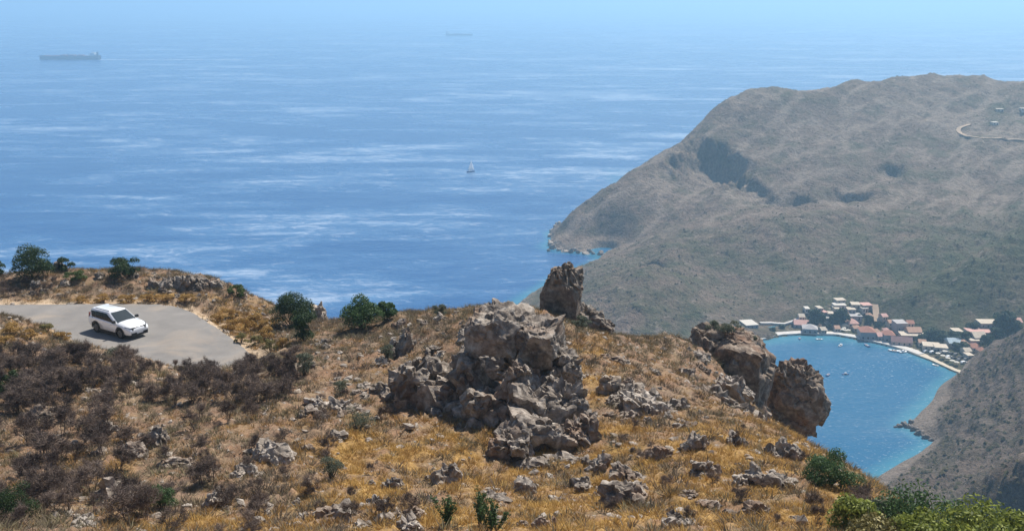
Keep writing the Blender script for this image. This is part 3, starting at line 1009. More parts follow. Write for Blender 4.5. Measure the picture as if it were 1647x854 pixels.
B5 = {'n': 5}
main_base = at(830, 730, 48)
main_base[2] = fg_h(main_base[:1], main_base[1:2])[0]
outcrop('rock_outcrop', 'big jagged grey limestone outcrop with a dark hollow under overhanging blocks', 'rock outcrop', main_base, [
    (806, 527, 104, 66, 54.2, 4.2, {'n': 5, 'rough': 0.10, 'tilt': 0.1, 'rz': -0.3, 'cuts': 9, 'k': 6}),
    (866, 550, 62, 76, 53.4, 3.2, {'n': 5, 'rough': 0.10, 'tilt': 0.1, 'rz': -0.2, 'k': 6}),
    (800, 508, 70, 40, 56.0, 2.6, {'n': 5, 'rough': 0.22, 'knob': 0.22}),
    (778, 510, 30, 34, 55.5, 1.3, {'rough': 0.25}), (828, 512, 40, 34, 56.0, 1.6, {'rough': 0.25}),
    (792, 690, 250, 150, 53.6, 5.0, {'n': 5, 'rough': 0.16, 'cuts': 14, 'taper': 0.25}), (900, 690, 120, 130, 50.5, 3.4, {'n': 5, 'rough': 0.16, 'cuts': 12, 'taper': 0.2}),
    (805, 610, 170, 130, 59.0, 3.6, {'n': 5, 'rough': 0.10}),
    (838, 612, 62, 62, 51.3, 2.0, {'n': 5, 'taper': 0.35}),
    (748, 600, 48, 70, 53.0, 1.8, {'rough': 0.22, 'knob': 0.18}),
    (690, 620, 110, 95, 55.0, 3.4, {'n': 5, 'rough': 0.2}), (662, 612, 50, 70, 54.5, 2.0, {'rough': 0.22}),
    (725, 660, 120, 110, 54.0, 3.4, {'n': 5, 'rough': 0.14}),
    (800, 686, 136, 112, 51.2, 3.4, {'n': 5, 'rough': 0.14}),
    (770, 652, 56, 56, 50.8, 1.8), (850, 655, 60, 60, 50.2, 1.8, {'rough': 0.2}),
    (906, 598, 62, 76, 53.4, 2.4, {'n': 5, 'rough': 0.22, 'knob': 0.2}),
    (908, 662, 80, 96, 50.2, 2.8, {'n': 5, 'rough': 0.16, 'knob': 0.2}),
    (925, 706, 62, 84, 47.8, 2.2, {'n': 5, 'rough': 0.2, 'knob': 0.2}),
    (870, 710, 90, 90, 48.0, 2.6, {'n': 5, 'rough': 0.18}),
    (822, 728, 74, 78, 46.6, 2.2, {'n': 5, 'rough': 0.2, 'knob': 0.18}), (855, 752, 50, 40, 45.0, 1.4),
    (905, 748, 60, 36, 45.4, 1.5, {'rough': 0.2}), (760, 712, 70, 60, 49.8, 2.0),
    (948, 690, 30, 60, 48.0, 1.3, {'rough': 0.22}), (886, 622, 30, 36, 51.2, 1.0, {'rough': 0.22}),
    (700, 682, 60, 46, 52.0, 1.6),
])
pin_base = at(903, 516, 72.5)
outcrop('rock_pinnacle', 'upright rock pinnacle rising above the ridge against the sea', 'rock', pin_base, [
    (902, 474, 64, 94, 72.5, 2.2, {'n': 5, 'taper': 0.08, 'rough': 0.05, 'knob': 0.2, 'cuts': 2, 'tilt': 0.05, 'k': 6, 'mat': 'limestone_brown', 'rz': -0.25}),
    (908, 440, 32, 40, 72.5, 1.2, {'taper': 0.4, 'rough': 0.2, 'knob': 0.2, 'mat': 'limestone_brown'}),
    (880, 502, 22, 34, 73.0, 1.3, {'taper': 0.3, 'rough': 0.2}),
    (934, 500, 18, 34, 73.4, 1.4, {'taper': 0.4, 'rough': 0.2}),
])
outcrop('rock_ledge', 'low craggy ledge stepping down beside the pinnacle', 'rock', at(958, 522, 73), [
    (950, 510, 34, 30, 73.2, 1.8, {'rough': 0.24, 'knob': 0.2}), (972, 524, 28, 20, 73.0, 1.5, {'rough': 0.24}), (938, 514, 20, 24, 72.6, 1.2)])
outcrop('cliff_rock', 'tall brown cliff rock topped with scrub above the bay', 'rock', at(1175, 690, 79), [
    (1178, 590, 112, 130, 80, 5.2, {'n': 5, 'rough': 0.10, 'tilt': 0.06, 'k': 6, 'rz': -0.3}),
    (1188, 640, 92, 130, 79.5, 4.6, {'n': 5, 'rough': 0.12, 'tilt': 0.08, 'k': 5, 'rz': -0.35}),
    (1116, 556, 26, 60, 79, 1.4, {'taper': 0.3, 'rough': 0.2}), (1136, 572, 40, 70, 79.5, 2.2, {'rough': 0.2}),
    (1165, 538, 84, 30, 81, 3.4, {'rough': 0.22}), (1205, 556, 44, 40, 81, 2.6, {'rough': 0.2}), (1108, 590, 34, 46, 78, 1.8, {'rough': 0.2}),
], 'limestone_brown')
outcrop('overhanging_rock', 'rounded overhanging brown rock standing out over the bay water', 'rock', at(1282, 700, 83), [
    (1279, 612, 92, 62, 86.5, 4.2, {'n': 5, 'rough': 0.14, 'taper': 0.2, 'knob': 0.25, 'cuts': 14, 'tilt': 0.05}),
    (1281, 643, 102, 74, 86.2, 4.4, {'n': 5, 'rough': 0.10, 'taper': -0.04, 'tilt': 0.03, 'cuts': 16, 'rz': -0.3}),
    (1276, 680, 78, 52, 86.2, 3.4, {'n': 5, 'rough': 0.10, 'taper': -0.22, 'tilt': 0.03, 'cuts': 16, 'rz': -0.3}),
    (1252, 600, 32, 30, 85.6, 1.8, {'rough': 0.25, 'knob': 0.22}), (1306, 612, 30, 34, 86.5, 1.8, {'rough': 0.22}), (1284, 590, 26, 22, 86.5, 1.4, {'rough': 0.25}),
], 'limestone_brown')
def pedestal(parent, px, py, Y, w, depth, seed, mat):
    """the foot of a cliff rock, carried down to the slope it stands on"""
    c = at(px, py, Y)
    g = min(fg_h([c[0] + dx], [c[1] + dy])[0] for dx in (-1, 1) for dy in (-1, 1))
    h = c[2] - g + 3.0
    q, F = rock_shape(seed, (w, depth, h), 5, 10, 0.08, 0.05, taper=-0.0, k=5, tilt=0.05)
    obj('rock_base', mesh_np('rock_base', q + (np.array([c[0], c[1], c[2] - h / 2 + 1.2]) - np.array(parent.location)), F, M[mat], True, None, 40), parent)


for nm, args in (('overhanging_rock', (1262, 692, 86.5, 2.9, 3.4, 61, 'limestone_brown')), ('cliff_rock', (1185, 690, 79.8, 4.0, 4.4, 62, 'limestone_brown'))):
    pedestal(bpy.data.objects[nm], *args)
outcrop('slab_boulder', 'pale slanting slab boulder with a rough white top', 'boulder', at(1030, 690, 53), [
    (1030, 660, 66, 60, 54.0, 2.4, {'n': 5, 'rough': 0.14, 'lean': -0.25, 'knob': 0.14, 'rz': 0.5}), (1050, 668, 36, 50, 53.2, 1.4, {'rough': 0.2})], 'limestone_pale')
outcrop('upright_boulder', 'grey upright boulder just uphill of the pale slab', 'boulder', at(982, 645, 56), [
    (979, 622, 34, 40, 56.5, 1.3, {'rough': 0.2}), (1003, 634, 36, 30, 56.0, 1.2, {'rough': 0.2}), (1022, 628, 30, 24, 57, 1.0, {'rough': 0.2})], 'limestone_pale')
outcrop('ridge_rocks', 'broken line of sharp rocks running down the slope edge to the overhanging rock', 'rock outcrop', at(1170, 690, 60), [
    (1118, 638, 46, 34, 63, 1.6, {'rough': 0.22, 'knob': 0.2}), (1148, 644, 44, 40, 63, 1.8, {'rough': 0.22, 'knob': 0.2}), (1172, 660, 44, 44, 61, 1.8, {'rough': 0.22, 'knob': 0.2}),
    (1196, 674, 40, 46, 60, 1.7, {'rough': 0.22, 'knob': 0.2}), (1216, 692, 40, 48, 58, 1.6, {'rough': 0.22, 'knob': 0.2}), (1236, 704, 30, 34, 57, 1.2, {'rough': 0.22}),
    (1098, 622, 36, 26, 65, 1.2, {'rough': 0.22})])
outcrop('knobbly_boulder', 'pale knobbly boulder at the foot of the tall cliff rock', 'boulder', at(1175, 640, 70), [(1174, 622, 48, 34, 70, 1.8, {'rough': 0.25, 'knob': 0.25}), (1200, 632, 26, 24, 69.5, 1.0)], 'limestone_pale')

# boulders lying on the slope: picture x, base y, width px, height px, material, label
BOULD = [
    (718, 775, 44, 48, 'limestone_pale', 'white streaked boulder on golden grass below the big outcrop'),
    (842, 790, 44, 34, 'limestone_pale', 'pale rounded boulder at the toe of the big outcrop'),
    (1005, 808, 62, 36, 'limestone', 'flat grey boulder near the lower edge of the slope'),
    (1000, 768, 50, 26, 'limestone', 'low cracked boulder just right of the outcrop toe'),
    (965, 752, 44, 30, 'limestone', 'dark edged boulder touching the right foot of the outcrop'),
    (1130, 765, 40, 26, 'limestone', 'small grey boulder between straw tufts on the right slope'),
    (1215, 775, 50, 34, 'limestone', 'broken boulder among golden grass on the right slope'),
    (1262, 735, 44, 38, 'limestone', 'jagged grey boulder near the slope edge above the dark green bush'),
    (1120, 720, 34, 26, 'limestone', 'squat boulder downhill of the sharp ridge rocks'),
    (1060, 740, 34, 28, 'limestone', 'grey boulder downhill of the pale slab'),
    (630, 840, 56, 22, 'limestone_pale', 'flat white boulder at the bottom of the golden slope'),
    (600, 815, 40, 20, 'limestone_pale', 'pale flat stone beside the grey green shrub'),
    (655, 565, 40, 34, 'limestone', 'rounded boulder on the upper slope left of the outcrop'),
    (625, 640, 44, 22, 'limestone_pale', 'pale ledge stone left of the big outcrop'),
    (548, 660, 54, 24, 'limestone_pale', 'white stone ledge on the mid slope among bare shrubs'),
    (500, 655, 32, 26, 'limestone_pale', 'pale stone at the end of the white ledge'),
    (430, 735, 60, 34, 'limestone_pale', 'bright white boulder among bare shrubs on the lower slope'),
    (395, 762, 40, 24, 'limestone_pale', 'small white boulder below the bright white one'),
    (130, 845, 40, 18, 'limestone_pale', 'flat white stone at the bottom left beside the green bush'),
    (345, 815, 40, 26, 'limestone_pale', 'grey white boulder near the round green bush'),
    (468, 600, 34, 18, 'limestone_pale', 'pale rubble stone near the end of the road'),
    (870, 850, 40, 26, 'limestone', 'grey boulder behind the slender green saplings'),
    (1085, 845, 46, 26, 'limestone', 'grey boulder at the bottom edge of the golden slope'),
    (1265, 640, 1, 1, None, None),
    (940, 785, 40, 22, 'limestone', 'low stone below the toe of the outcrop'),
    (1180, 715, 30, 22, 'limestone', 'small boulder under the sharp ridge rocks'),
]
for i, (px, py, w, h, mt, lab) in enumerate(BOULD):
    if mt is None: continue
    p = pick_fg(px, py)
    sc = np.linalg.norm(p - [0, 0, CAMZ]) / FPX
    r = np.random.default_rng(900 + i)
    o = tag(empty('boulder', p, 0.0), lab, 'boulder', 'boulders on the dry slope')
    for k in range(5):
        f = (0.78, 0.55, 0.5, 0.38, 0.32)[k]
        ox, oy = (0, 0) if k == 0 else (r.uniform(-.55, .55) * w * sc, r.uniform(-.5, .5) * w * sc)
        zz_ = fg_h([p[0] + ox], [p[1] + oy])[0] - p[2]
        hh = h * sc * f * r.uniform(0.65, 1.0)
        q, F = rock_shape(900 + i * 10 + k, (w * sc * f * r.uniform(.8, 1.2), w * sc * f * r.uniform(.6, 1.0), hh * 2.0), 4 if k < 2 else 3, 7, 0.26, 0.2, tilt=0.6)
        obj('rock_block', mesh_np('rock_block', q, F, M[mt], True, None, 40), o, (ox, oy, zz_ + hh * 0.15), (0, 0, r.uniform(0, 6)))
# rocks on the far crest beside the road bend
CREST = [(272, 462, 30, 28, 'pair of crest rocks, the darker one nearer the round bush'), (298, 462, 28, 28, 'rounded grey crest rock beside the bend, second of the pair'),
         (248, 462, 26, 16, 'low flat rock at the start of the crest rocks'), (322, 462, 26, 18, 'low crest rock after the rounded pair'),
         (346, 462, 24, 18, 'last crest rock before the ground falls to the sea'), (215, 447, 16, 12, 'little rock under the wide round bush'), (160, 446, 14, 12, 'small pale rock on the crest between two bushes'),
         (96, 430, 16, 14, 'pale rock beside the big dark bush'), (392, 480, 14, 12, 'little rock at the light green patch on the crest')]
for i, (px, py, w, h, lab) in enumerate(CREST):
    p = pick_fg(px, py)
    if p is None: p = at(px, py, 93)
    s = np.linalg.norm(p - [0, 0, CAMZ]) / FPX
    q, F = rock_shape(1300 + i, (w * s, w * s * 0.9, h * s * 1.35), 4, 7, 0.24, 0.2, tilt=0.5)
    tag(obj('crest_rock', mesh_np('crest_rock', q, F, M['limestone'], True, None, 40), None, p + [0, 0, h * s * 0.05], (0, 0, i)), lab, 'rock', 'rocks along the crest above the road')
p = at(513, 512, 87)
q, F = rock_shape(77, (1.5, 1.4, 2.6), 5, 6, 0.24, 0.2, 0.35)
tag(obj('crest_boulder', mesh_np('crest_boulder', q, F, M['limestone_pale']), None, p), 'pale pointed boulder against the sea beside the tall dark bush', 'boulder')

# crags breaking through the slope
def crag_mesh(seed):
    r = np.random.default_rng(seed); VV, FF, off = [], [], 0
    for k in range(4):
        f = (1.0, .65, .55, .4)[k]
        q, F = rock_shape(seed * 10 + k, (f * r.uniform(.7, 1.1), f * r.uniform(.5, .9), f * r.uniform(.6, 1.1)), 4 if k == 0 else 3, 7, 0.26, 0.22, tilt=0.7)
        a = r.uniform(0, 6); c_, s_ = math.cos(a), math.sin(a)
        q = q @ np.array([[c_, s_, 0], [-s_, c_, 0], [0, 0, 1]]) + ([0, 0, .12] if k == 0 else [r.uniform(-.6, .6), r.uniform(-.5, .5), -.02])
        VV.append(q); FF.append(F + off); off += len(q)
    return np.concatenate(VV), np.concatenate(FF)


CM = []
for k in range(9):
    q, F = crag_mesh(330 + k)
    CM.append(mesh_np('crag', q, F, M['limestone_pale' if k == 0 else 'limestone'], True, None, 40))
CZ = [((480, 660), (545, 700), 18, 'small crag breaking through the upper slope between road end and outcrop', 'crags between the road end and the outcrop'),
      ((950, 1130), (548, 690), 34, 'small crag on the slope between the outcrop and the cliff rock', 'crags between the outcrop and the cliff rock'),
      ((960, 1300), (690, 850), 12, 'small crag in golden grass on the slope under the cliff rocks', 'crags on the golden slope'),
      ((380, 640), (690, 850), 14, 'small crag among straw and bare shrubs below the outcrop', 'crags below the outcrop'),
      ((-10, 390), (660, 860), 16, 'small crag half hidden among the bare shrubs', 'crags among the bare shrubs'),
      ((630, 770), (500, 580), 20, 'small crag on the shoulder above the outcrop', 'crags on the shoulder above the outcrop'),
      ((640, 900), (770, 850), 8, 'small crag on the golden grass under the big outcrop', 'crags under the big outcrop'),
      ((-10, 110), (455, 488), 16, 'small crag in the cut bank across the road', 'crags in the bank across the road'),
      ((240, 420), (440, 478), 18, 'small crag on the crest above the road bend', 'crags on the crest')]
cr = np.random.default_rng(99)
for (x0, x1), (y0, y1), cnt, lab, grp in CZ:
    for k in range(cnt):
        cpx, cpy = cr.uniform(x0, x1), cr.uniform(y0, y1)
        p = pick_fg(cpx, cpy)
        if p is None or poly_sd(p[:1], p[1:2], road_poly)[0] < 0.8: continue
        w = 0.35 + 1.4 * cr.uniform() ** 2.5
        o = obj('crag', CM[int(cr.integers(9))], None, p - [0, 0, 0.12 * w], (cr.normal(0, .15), cr.normal(0, .15), cr.uniform(0, 6.28)), (w, w * cr.uniform(.7, 1.1), w * cr.uniform(.5, .9)))
        tag(o, place_label(('little' if w < .5 else ('broad' if w > .9 else 'mid-sized')) + ' crag', cpx, cpy), 'rock', 'crags breaking through the dry slope')

# ------------------------------------------------------------------ stones, straw tufts and low scrub (uncountable)
def scatter(n, rmin, rmax, dens, seed, amax=33):
    r = np.random.default_rng(seed)
    a = np.radians(r.uniform(-amax, amax, n)); R = np.sqrt(r.uniform(rmin ** 2, rmax ** 2, n))
    x, y = R * np.sin(a), R * np.cos(a)
    z, sd = fg_base(x, y)
    ok = (sd > 0.0 + 0.22 * n2(x, y, 0.8, 2, 4.0)) & (r.uniform(size=n) < dens(x, y, z, sd))
    return x[ok], y[ok], z[ok], r


def main_rock_gap(x, y):
    c = at(800, 690, 52)
    return sstep(2.5, 4.2, np.hypot((x - c[0]) * 0.8, y - c[1]))


def tufts(name, x, y, z, tint, size, nb, width, spread, r, mat):
    n = len(x)
    N = n * nb
    bx, by, bz = (np.repeat(v, nb) for v in (x, y, z))
    S = np.repeat(size, nb)
    ang = r.uniform(0, 2 * math.pi, N); rad = np.sqrt(r.uniform(0, 1, N))
    ox, oy = rad * np.cos(ang), rad * np.sin(ang)
    base = np.stack([bx + ox * S * 0.55 * spread, by + oy * S * 0.55 * spread, bz - 0.04], 1)
    hgt = S * (0.88 - 0.5 * rad ** 2) * r.uniform(0.6, 1.1, N)
    tip = base + np.stack([(ox * 0.6 + r.normal(0, .25, N)) * S * spread, (oy * 0.6 + r.normal(0, .25, N)) * S * spread, hgt], 1)
    t2 = r.uniform(0, 2 * math.pi, N)
    wv = np.stack([np.cos(t2), np.sin(t2), 0 * t2], 1) * (width * S * r.uniform(0.6, 1.3, N))[:, None]
    V = np.stack([base - wv, base + wv, tip], 1).reshape(-1, 3)
    F = np.arange(3 * N).reshape(-1, 3)
    return mesh_np(name, V, F, M[mat], False, {'tint': np.repeat(np.clip(np.repeat(tint, nb) + r.normal(0, .08, N), 0, 1), 3)})


def gold_d(x, y, z, sd):
    return np.clip(gold_zone(x, y) * 1.35 - 0.05, 0.05, 1) * np.where(np.hypot(x, y) > 90, 0.6, 1)


x, y, z, r = scatter(60000, 25, 103, gold_d, 11)
gz = gold_zone(x, y)
tint = np.clip(0.25 + 0.55 * gz + 0.35 * n2(x, y, 1.8, 2, 71.0) + r.normal(0, .08, len(x)), 0, 1)
tag(obj('dry_grass', tufts('dry_grass', x, y, z, tint, r.uniform(0.15, 0.42, len(x)), 32, 0.055, 1.15, r, 'dry_grass')), 'straw gold tufts of dry grass all over the slope', None, None, 'stuff')


def scrub_d(x, y, z, sd):
    px, py = to_px(x, y, z)
    d = 0.55 + 0.7 * n2(x, y, 4.0, 3, 33.0) - 0.35 * gold_zone(x, y)
    d = d + 0.45 * sstep(600, 540, py) * sstep(420, 520, px) + 0.35 * sstep(470, 440, py) + 0.3 * sstep(560, 420, px)
    return np.clip(d, 0.06, 1) * np.where(sd < 1.5, 0.2, 1)


x, y, z, r = scatter(30000, 26, 103, scrub_d, 12)
tint = np.clip(0.45 + 0.5 * n2(x, y, 6.0, 3, 81.0) + r.normal(0, .15, len(x)), 0, 1)
tag(obj('low_scrub', tufts('low_scrub', x, y, z, tint, r.uniform(0.18, 0.52, len(x)), 40, 0.045, 1.3, r, 'low_scrub')), 'low grey brown thorny scrub cushions between the stones', None, None, 'stuff')


def stone_d(x, y, z, sd):
    d = sstep(-0.05, 0.4, n2(x, y, 6.0, 3, 61.0)) * 0.9 + 0.12
    return np.where(sd < 0.7, 0.55, d * np.where(sd < 2, 0.3, 1))


def stones():
    x, y, z, r = scatter(13000, 26, 100, stone_d, 13)
    n = len(x)
    size = 0.06 + 0.40 * r.uniform(0, 1, n) ** 3
    VV, FF, off = [], [], 0
    var = [rock_shape(2000 + k, (1.3, 1.0, 0.8), 1, 7, 0.35, 0.0, tilt=0.8) for k in range(10)]
    for k in range(10):
        m = np.arange(n) % 10 == k
        v, f = var[k]
        a = r.uniform(0, 6.28, m.sum()); ca, sa = np.cos(a), np.sin(a)
        P = np.stack([ca[:, None] * v[:, 0] - sa[:, None] * v[:, 1], sa[:, None] * v[:, 0] + ca[:, None] * v[:, 1], np.broadcast_to(v[:, 2], (m.sum(), len(v)))], -1)
        P = P * size[m][:, None, None] + np.stack([x[m], y[m], z[m] + 0.1 * size[m]], 1)[:, None, :]
        VV.append(P.reshape(-1, 3)); FF.append((f[None] + (np.arange(m.sum()) * len(v))[:, None, None]).reshape(-1, 3) + off)
        off += m.sum() * len(v)
    tag(obj('loose_stones', mesh_np('loose_stones', np.concatenate(VV), np.concatenate(FF), M['limestone_pale'], False)), 'pale broken stones strewn over the slope', None, None, 'stuff')


stones()

# ------------------------------------------------------------------ bushes
def leaf_cloud(r, centres, radii, n, size, squash=0.8, aspect=0.55):
    k = r.choice(len(centres), n, p=(radii ** 2) / (radii ** 2).sum())
    d = r.normal(size=(n, 3)); d /= np.linalg.norm(d, axis=1)[:, None]
    d[:, 2] = np.where(d[:, 2] < -0.3, -d[:, 2] * 0.5, d[:, 2])
    rr = radii[k] * r.uniform(0.55, 1.06, n) ** 0.6
    c = centres[k] + d * rr[:, None] * [1, 1, squash]
    nn = d + r.normal(0, 0.6, (n, 3)); nn /= np.linalg.norm(nn, axis=1)[:, None]
    u = np.cross(nn, r.normal(size=(n, 3))); u /= np.linalg.norm(u, axis=1)[:, None]
    w = np.cross(nn, u)
    s = (size * r.uniform(0.6, 1.35, n))[:, None]
    V = np.stack([c - u * s * 0.5, c + w * s * aspect * 0.5, c + u * s * 0.5, c - w * s * aspect * 0.5], 1).reshape(-1, 3)
    V[:, 2] = np.maximum(V[:, 2], -0.12)
    return V, np.arange(4 * n).reshape(-1, 4)


def bush_meshes(seed, w, h, nleaf, leaf, mat, lobes=14, upright=False, aspect=0.55):
    r = np.random.default_rng(seed)
    C, R = [], []
    for _ in range(lobes):
        a = r.uniform(0, 6.28); q = math.sqrt(r.uniform(0, 1))
        zr = r.uniform(0.10, 0.78)
        env = 1.0 - 0.55 * max(0, zr - 0.45) / 0.55
        C.append((0.5 * w * 0.72 * q * math.cos(a) * env, 0.5 * w * 0.72 * q * math.sin(a) * env, h * zr))
        R.append(r.uniform(0.16, 0.30) * min(w, h * 1.1))
    V, F = leaf_cloud(r, np.array(C), np.array(R), nleaf, leaf, aspect=aspect)
    fol = mesh_np('foliage', V, F, M[mat], False)
    b = MB()
    for c in C[:7]:
        b.tube((r.normal(0, .04), r.normal(0, .04), -0.15), c, 0.02 + 0.012 * h, 0.012, 5)
    return fol, b.mesh('stem', M['bark'])


def bush(name, label, cat, px, py, w, h, mat, nleaf=5000, leaf=0.10, lobes=14, Y=None, group=None, seed=None, aspect=0.55):
    p = pick_fg(px, py) if Y is None else at(px, py, Y)
    if p is None: p = at(px, py, 92)
    s = np.linalg.norm(p - [0, 0, CAMZ]) / FPX
    fol, st = bush_meshes(seed or int(px * 3 + py), w * s, h * s, nleaf, leaf, mat, lobes, aspect=aspect)
    o = tag(empty(name, p), label, cat, group)
    obj('foliage', fol, o); obj('stem', st, o)
    return o


bush('juniper_bush', 'big dark green juniper bush on the crest above the road', 'bush', 54, 448, 66, 54, 'leaf_juniper', 9000, 0.13, 22)
bush('juniper_bush', 'small dark bush between the big juniper and the wide bush', 'bush', 107, 436, 26, 22, 'leaf_juniper', 2500, 0.12, 8)
bush('juniper_bush', 'wide low dark green bush on the crest above the parked car', 'bush', 203, 446, 64, 34, 'leaf_juniper', 7000, 0.12, 18)
bush('juniper_bush', 'dark bush cut by the left picture edge on the crest', 'bush', -4, 446, 26, 26, 'leaf_juniper', 2200, 0.12, 8)
bush('low_bush', 'light green low bush under the small dark crest bush', 'bush', 118, 452, 46, 20, 'leaf_low', 3000, 0.10, 10)
bush('low_bush', 'light green patch of bush where the crest falls to the sea', 'bush', 380, 478, 44, 20, 'leaf_low', 3000, 0.10, 10)
bush('mastic_bush', 'tall dark green bush with a leaning lower part beside the road end', 'bush', 470, 528, 76, 58, 'leaf_juniper', 10000, 0.12, 22)
bush('mastic_bush', 'dark lower bush hanging below the tall dark bush', 'bush', 490, 550, 42, 50, 'leaf_juniper', 5000, 0.12, 12)
bush('carob_bush', 'leafy bright green bush on the saddle against the sea', 'bush', 582, 530, 66, 60, 'leaf_green', 7000, 0.14, 20)
bush('carob_bush', 'smaller green bush leaning on the leafy saddle bush', 'bush', 622, 514, 36, 32, 'leaf_green', 3500, 0.13, 10)
bush('low_bush', 'dark green low bush on the slope edge above the narrow inlet', 'bush', 1336, 780, 108, 50, 'leaf_green', 9000, 0.08, 30)
bush('evergreen_bush', 'round dark green bush among bare shrubs on the lower slope', 'bush', 262, 822, 44, 44, 'leaf_green', 5000, 0.055, 14)
bush('evergreen_bush', 'dark green bush at the lower left corner', 'bush', 32, 832, 62, 56, 'leaf_juniper', 6000, 0.06, 16)
bush('evergreen_bush', 'dark green bush at the left picture edge under the grey thicket', 'bush', 10, 628, 70, 28, 'leaf_juniper', 5000, 0.08, 14)
bush('grey_shrub', 'pale grey green leafy shrub on golden grass', 'shrub', 532, 768, 42, 44, 'leaf_greygreen', 3500, 0.05, 12)
bush('grey_shrub', 'grey green leafy shrub at the end of the bare shrubs by the road', 'shrub', 490, 604, 34, 44, 'leaf_greygreen', 3000, 0.07, 12)
bush('grey_shrub', 'grey green shrub on the bank in front of the car', 'shrub', 185, 580, 38, 32, 'leaf_greygreen', 2500, 0.07, 10)
bush('grey_shrub', 'grey green shrub at the foot of the pinnacle', 'shrub', 935, 530, 46, 22, 'leaf_greygreen', 2500, 0.08, 10)
bush('grey_shrub', 'dull green shrub on the upper slope near the rounded boulder', 'shrub', 622, 582, 30, 28, 'leaf_greygreen', 2000, 0.07, 10)
bush('grey_shrub', 'thin green shrub on the skyline left of the outcrop', 'shrub', 705, 506, 30, 18, 'leaf_greygreen', 1500, 0.08, 8)
bush('top_scrub', 'grey green scrub growing on top of the tall cliff rock', 'shrub', 1168, 540, 84, 26, 'leaf_greygreen', 5000, 0.09, 16, Y=80)
bush('top_scrub', 'small scrub clump on the shoulder of the tall cliff rock', 'shrub', 1206, 556, 30, 18, 'leaf_greygreen', 1800, 0.09, 8, Y=80.5)
bush('dry_shrub', 'brown grey shrub in the shade at the left foot of the outcrop', 'shrub', 575, 690, 60, 46, 'leaf_greygreen', 3500, 0.05, 14)
bush('dry_shrub', 'dark shrub beside the pale ledge stone', 'shrub', 552, 636, 30, 26, 'leaf_greygreen', 1800, 0.06, 10)

# upright saplings
def sapling(label, px, py, hpx, seed):
    p = pick_fg(px, py); s = np.linalg.norm(p - [0, 0, CAMZ]) / FPX; h = hpx * s
    r = np.random.default_rng(seed)
    o = tag(empty('sapling', p), label, 'sapling', 'slender green saplings')
    b = MB(); pts = []
    for k in range(7):
        base = np.array([r.normal(0, .06), r.normal(0, .06), 0]); tip = base + [r.normal(0, .20), r.normal(0, .20), h * r.uniform(0.55, 1.0)]
        b.tube(base, tip, 0.018, 0.006, 5)
        t = r.uniform(0.2, 1, 130)
        pts.append(base + (tip - base) * t[:, None] + r.normal(0, 0.045, (130, 3)))
    P = np.concatenate(pts)
    V, F = leaf_cloud(r, P, np.full(len(P), 0.02), 1500, 0.075)
    obj('foliage', mesh_np('foliage', V, F, M['leaf_green'], False), o); b.build('stem', M['bark'], o)


sapling('taller slender green sapling at the bottom of the slope', 775, 845, 84, 5)
sapling('slender green sapling left of the taller one', 718, 850, 60, 6)
sapling('thin green sapling at the right of the three', 792, 856, 56, 8)

# near broad-leaved bushes at the lower right
FIG = [(1372, 872, 80, 50, 30.5, 'leaf_fig', 'yellow green bush at the bottom beside the golden slope'), (1462, 842, 120, 62, 34, 'leaf_green', 'tall green leafy bush on the edge above the inlet'),
       (1560, 862, 120, 62, 29, 'leaf_fig', 'bright yellow green bush in the lower right corner'), (1478, 892, 120, 56, 27, 'leaf_fig', 'yellow green bush in front of the tall green one'),
       (1636, 880, 90, 62, 28, 'leaf_fig', 'yellow green bush cut by the right picture edge'), (1405, 894, 120, 44, 27, 'leaf_olive', 'low olive brown bush along the bottom edge'),
       (1528, 836, 80, 46, 35, 'leaf_green', 'green bush behind the bright yellow green ones'), (1600, 902, 150, 50, 25, 'leaf_fig', 'nearest yellow green bush at the bottom right'),
       (1425, 838, 70, 40, 35, 'leaf_greygreen', 'dry grey green bush left of the tall green one')]
for px, py, w, h, Y, mt, lab in FIG:
    p = at(px, py, Y)
    z = fg_h(p[:1], p[1:2])[0]
    p0 = p.copy(); p0[2] = z
    s = np.linalg.norm(p - [0, 0, CAMZ]) / FPX
    hh = (p[2] - z) + h * s
    fol, st = bush_meshes(int(px + py), w * s, max(hh, h * s), 2800, 0.15, mt, 48, aspect=0.42)
    o = tag(empty('leafy_bush', p0), lab, 'bush', 'leafy bushes at the lower right')
    obj('foliage', fol, o); obj('stem', st, o)

# golden cushions by the road bend
CUSH = [(372, 534, 34, 20, 0), (356, 538, 26, 14, 1), (398, 536, 38, 24, 0), (388, 552, 30, 16, 1), (412, 556, 30, 16, 1), (428, 548, 36, 20, 0), (436, 566, 36, 20, 1),
        (350, 520, 28, 14, 0), (372, 512, 30, 14, 0), (455, 560, 28, 16, 0), (410, 520, 34, 16, 0), (130, 488, 24, 10, 0), (165, 486, 30, 12, 0), (205, 487, 34, 12, 0), (240, 486, 34, 12, 0),
        (300, 486, 34, 12, 0), (270, 486, 30, 10, 0), (20, 540, 36, 16, 0), (48, 546, 30, 14, 0), (75, 535, 30, 12, 1), (100, 548, 32, 14, 0), (10, 556, 30, 12, 0), (420, 532, 30, 16, 0)]
_cm = [bush_meshes(4000 + k, 1.6, 0.85, 2600, 0.10, m, 12, aspect=0.35) for k, m in enumerate(('leaf_golden', 'leaf_olive', 'leaf_golden'))]
CL0 = {0: 'golden cushion shrub', 1: 'olive cushion shrub'}
CL = {0: 'golden brown thorny cushion shrub on the verge near the road', 1: 'olive green cushion shrub on the verge near the road'}
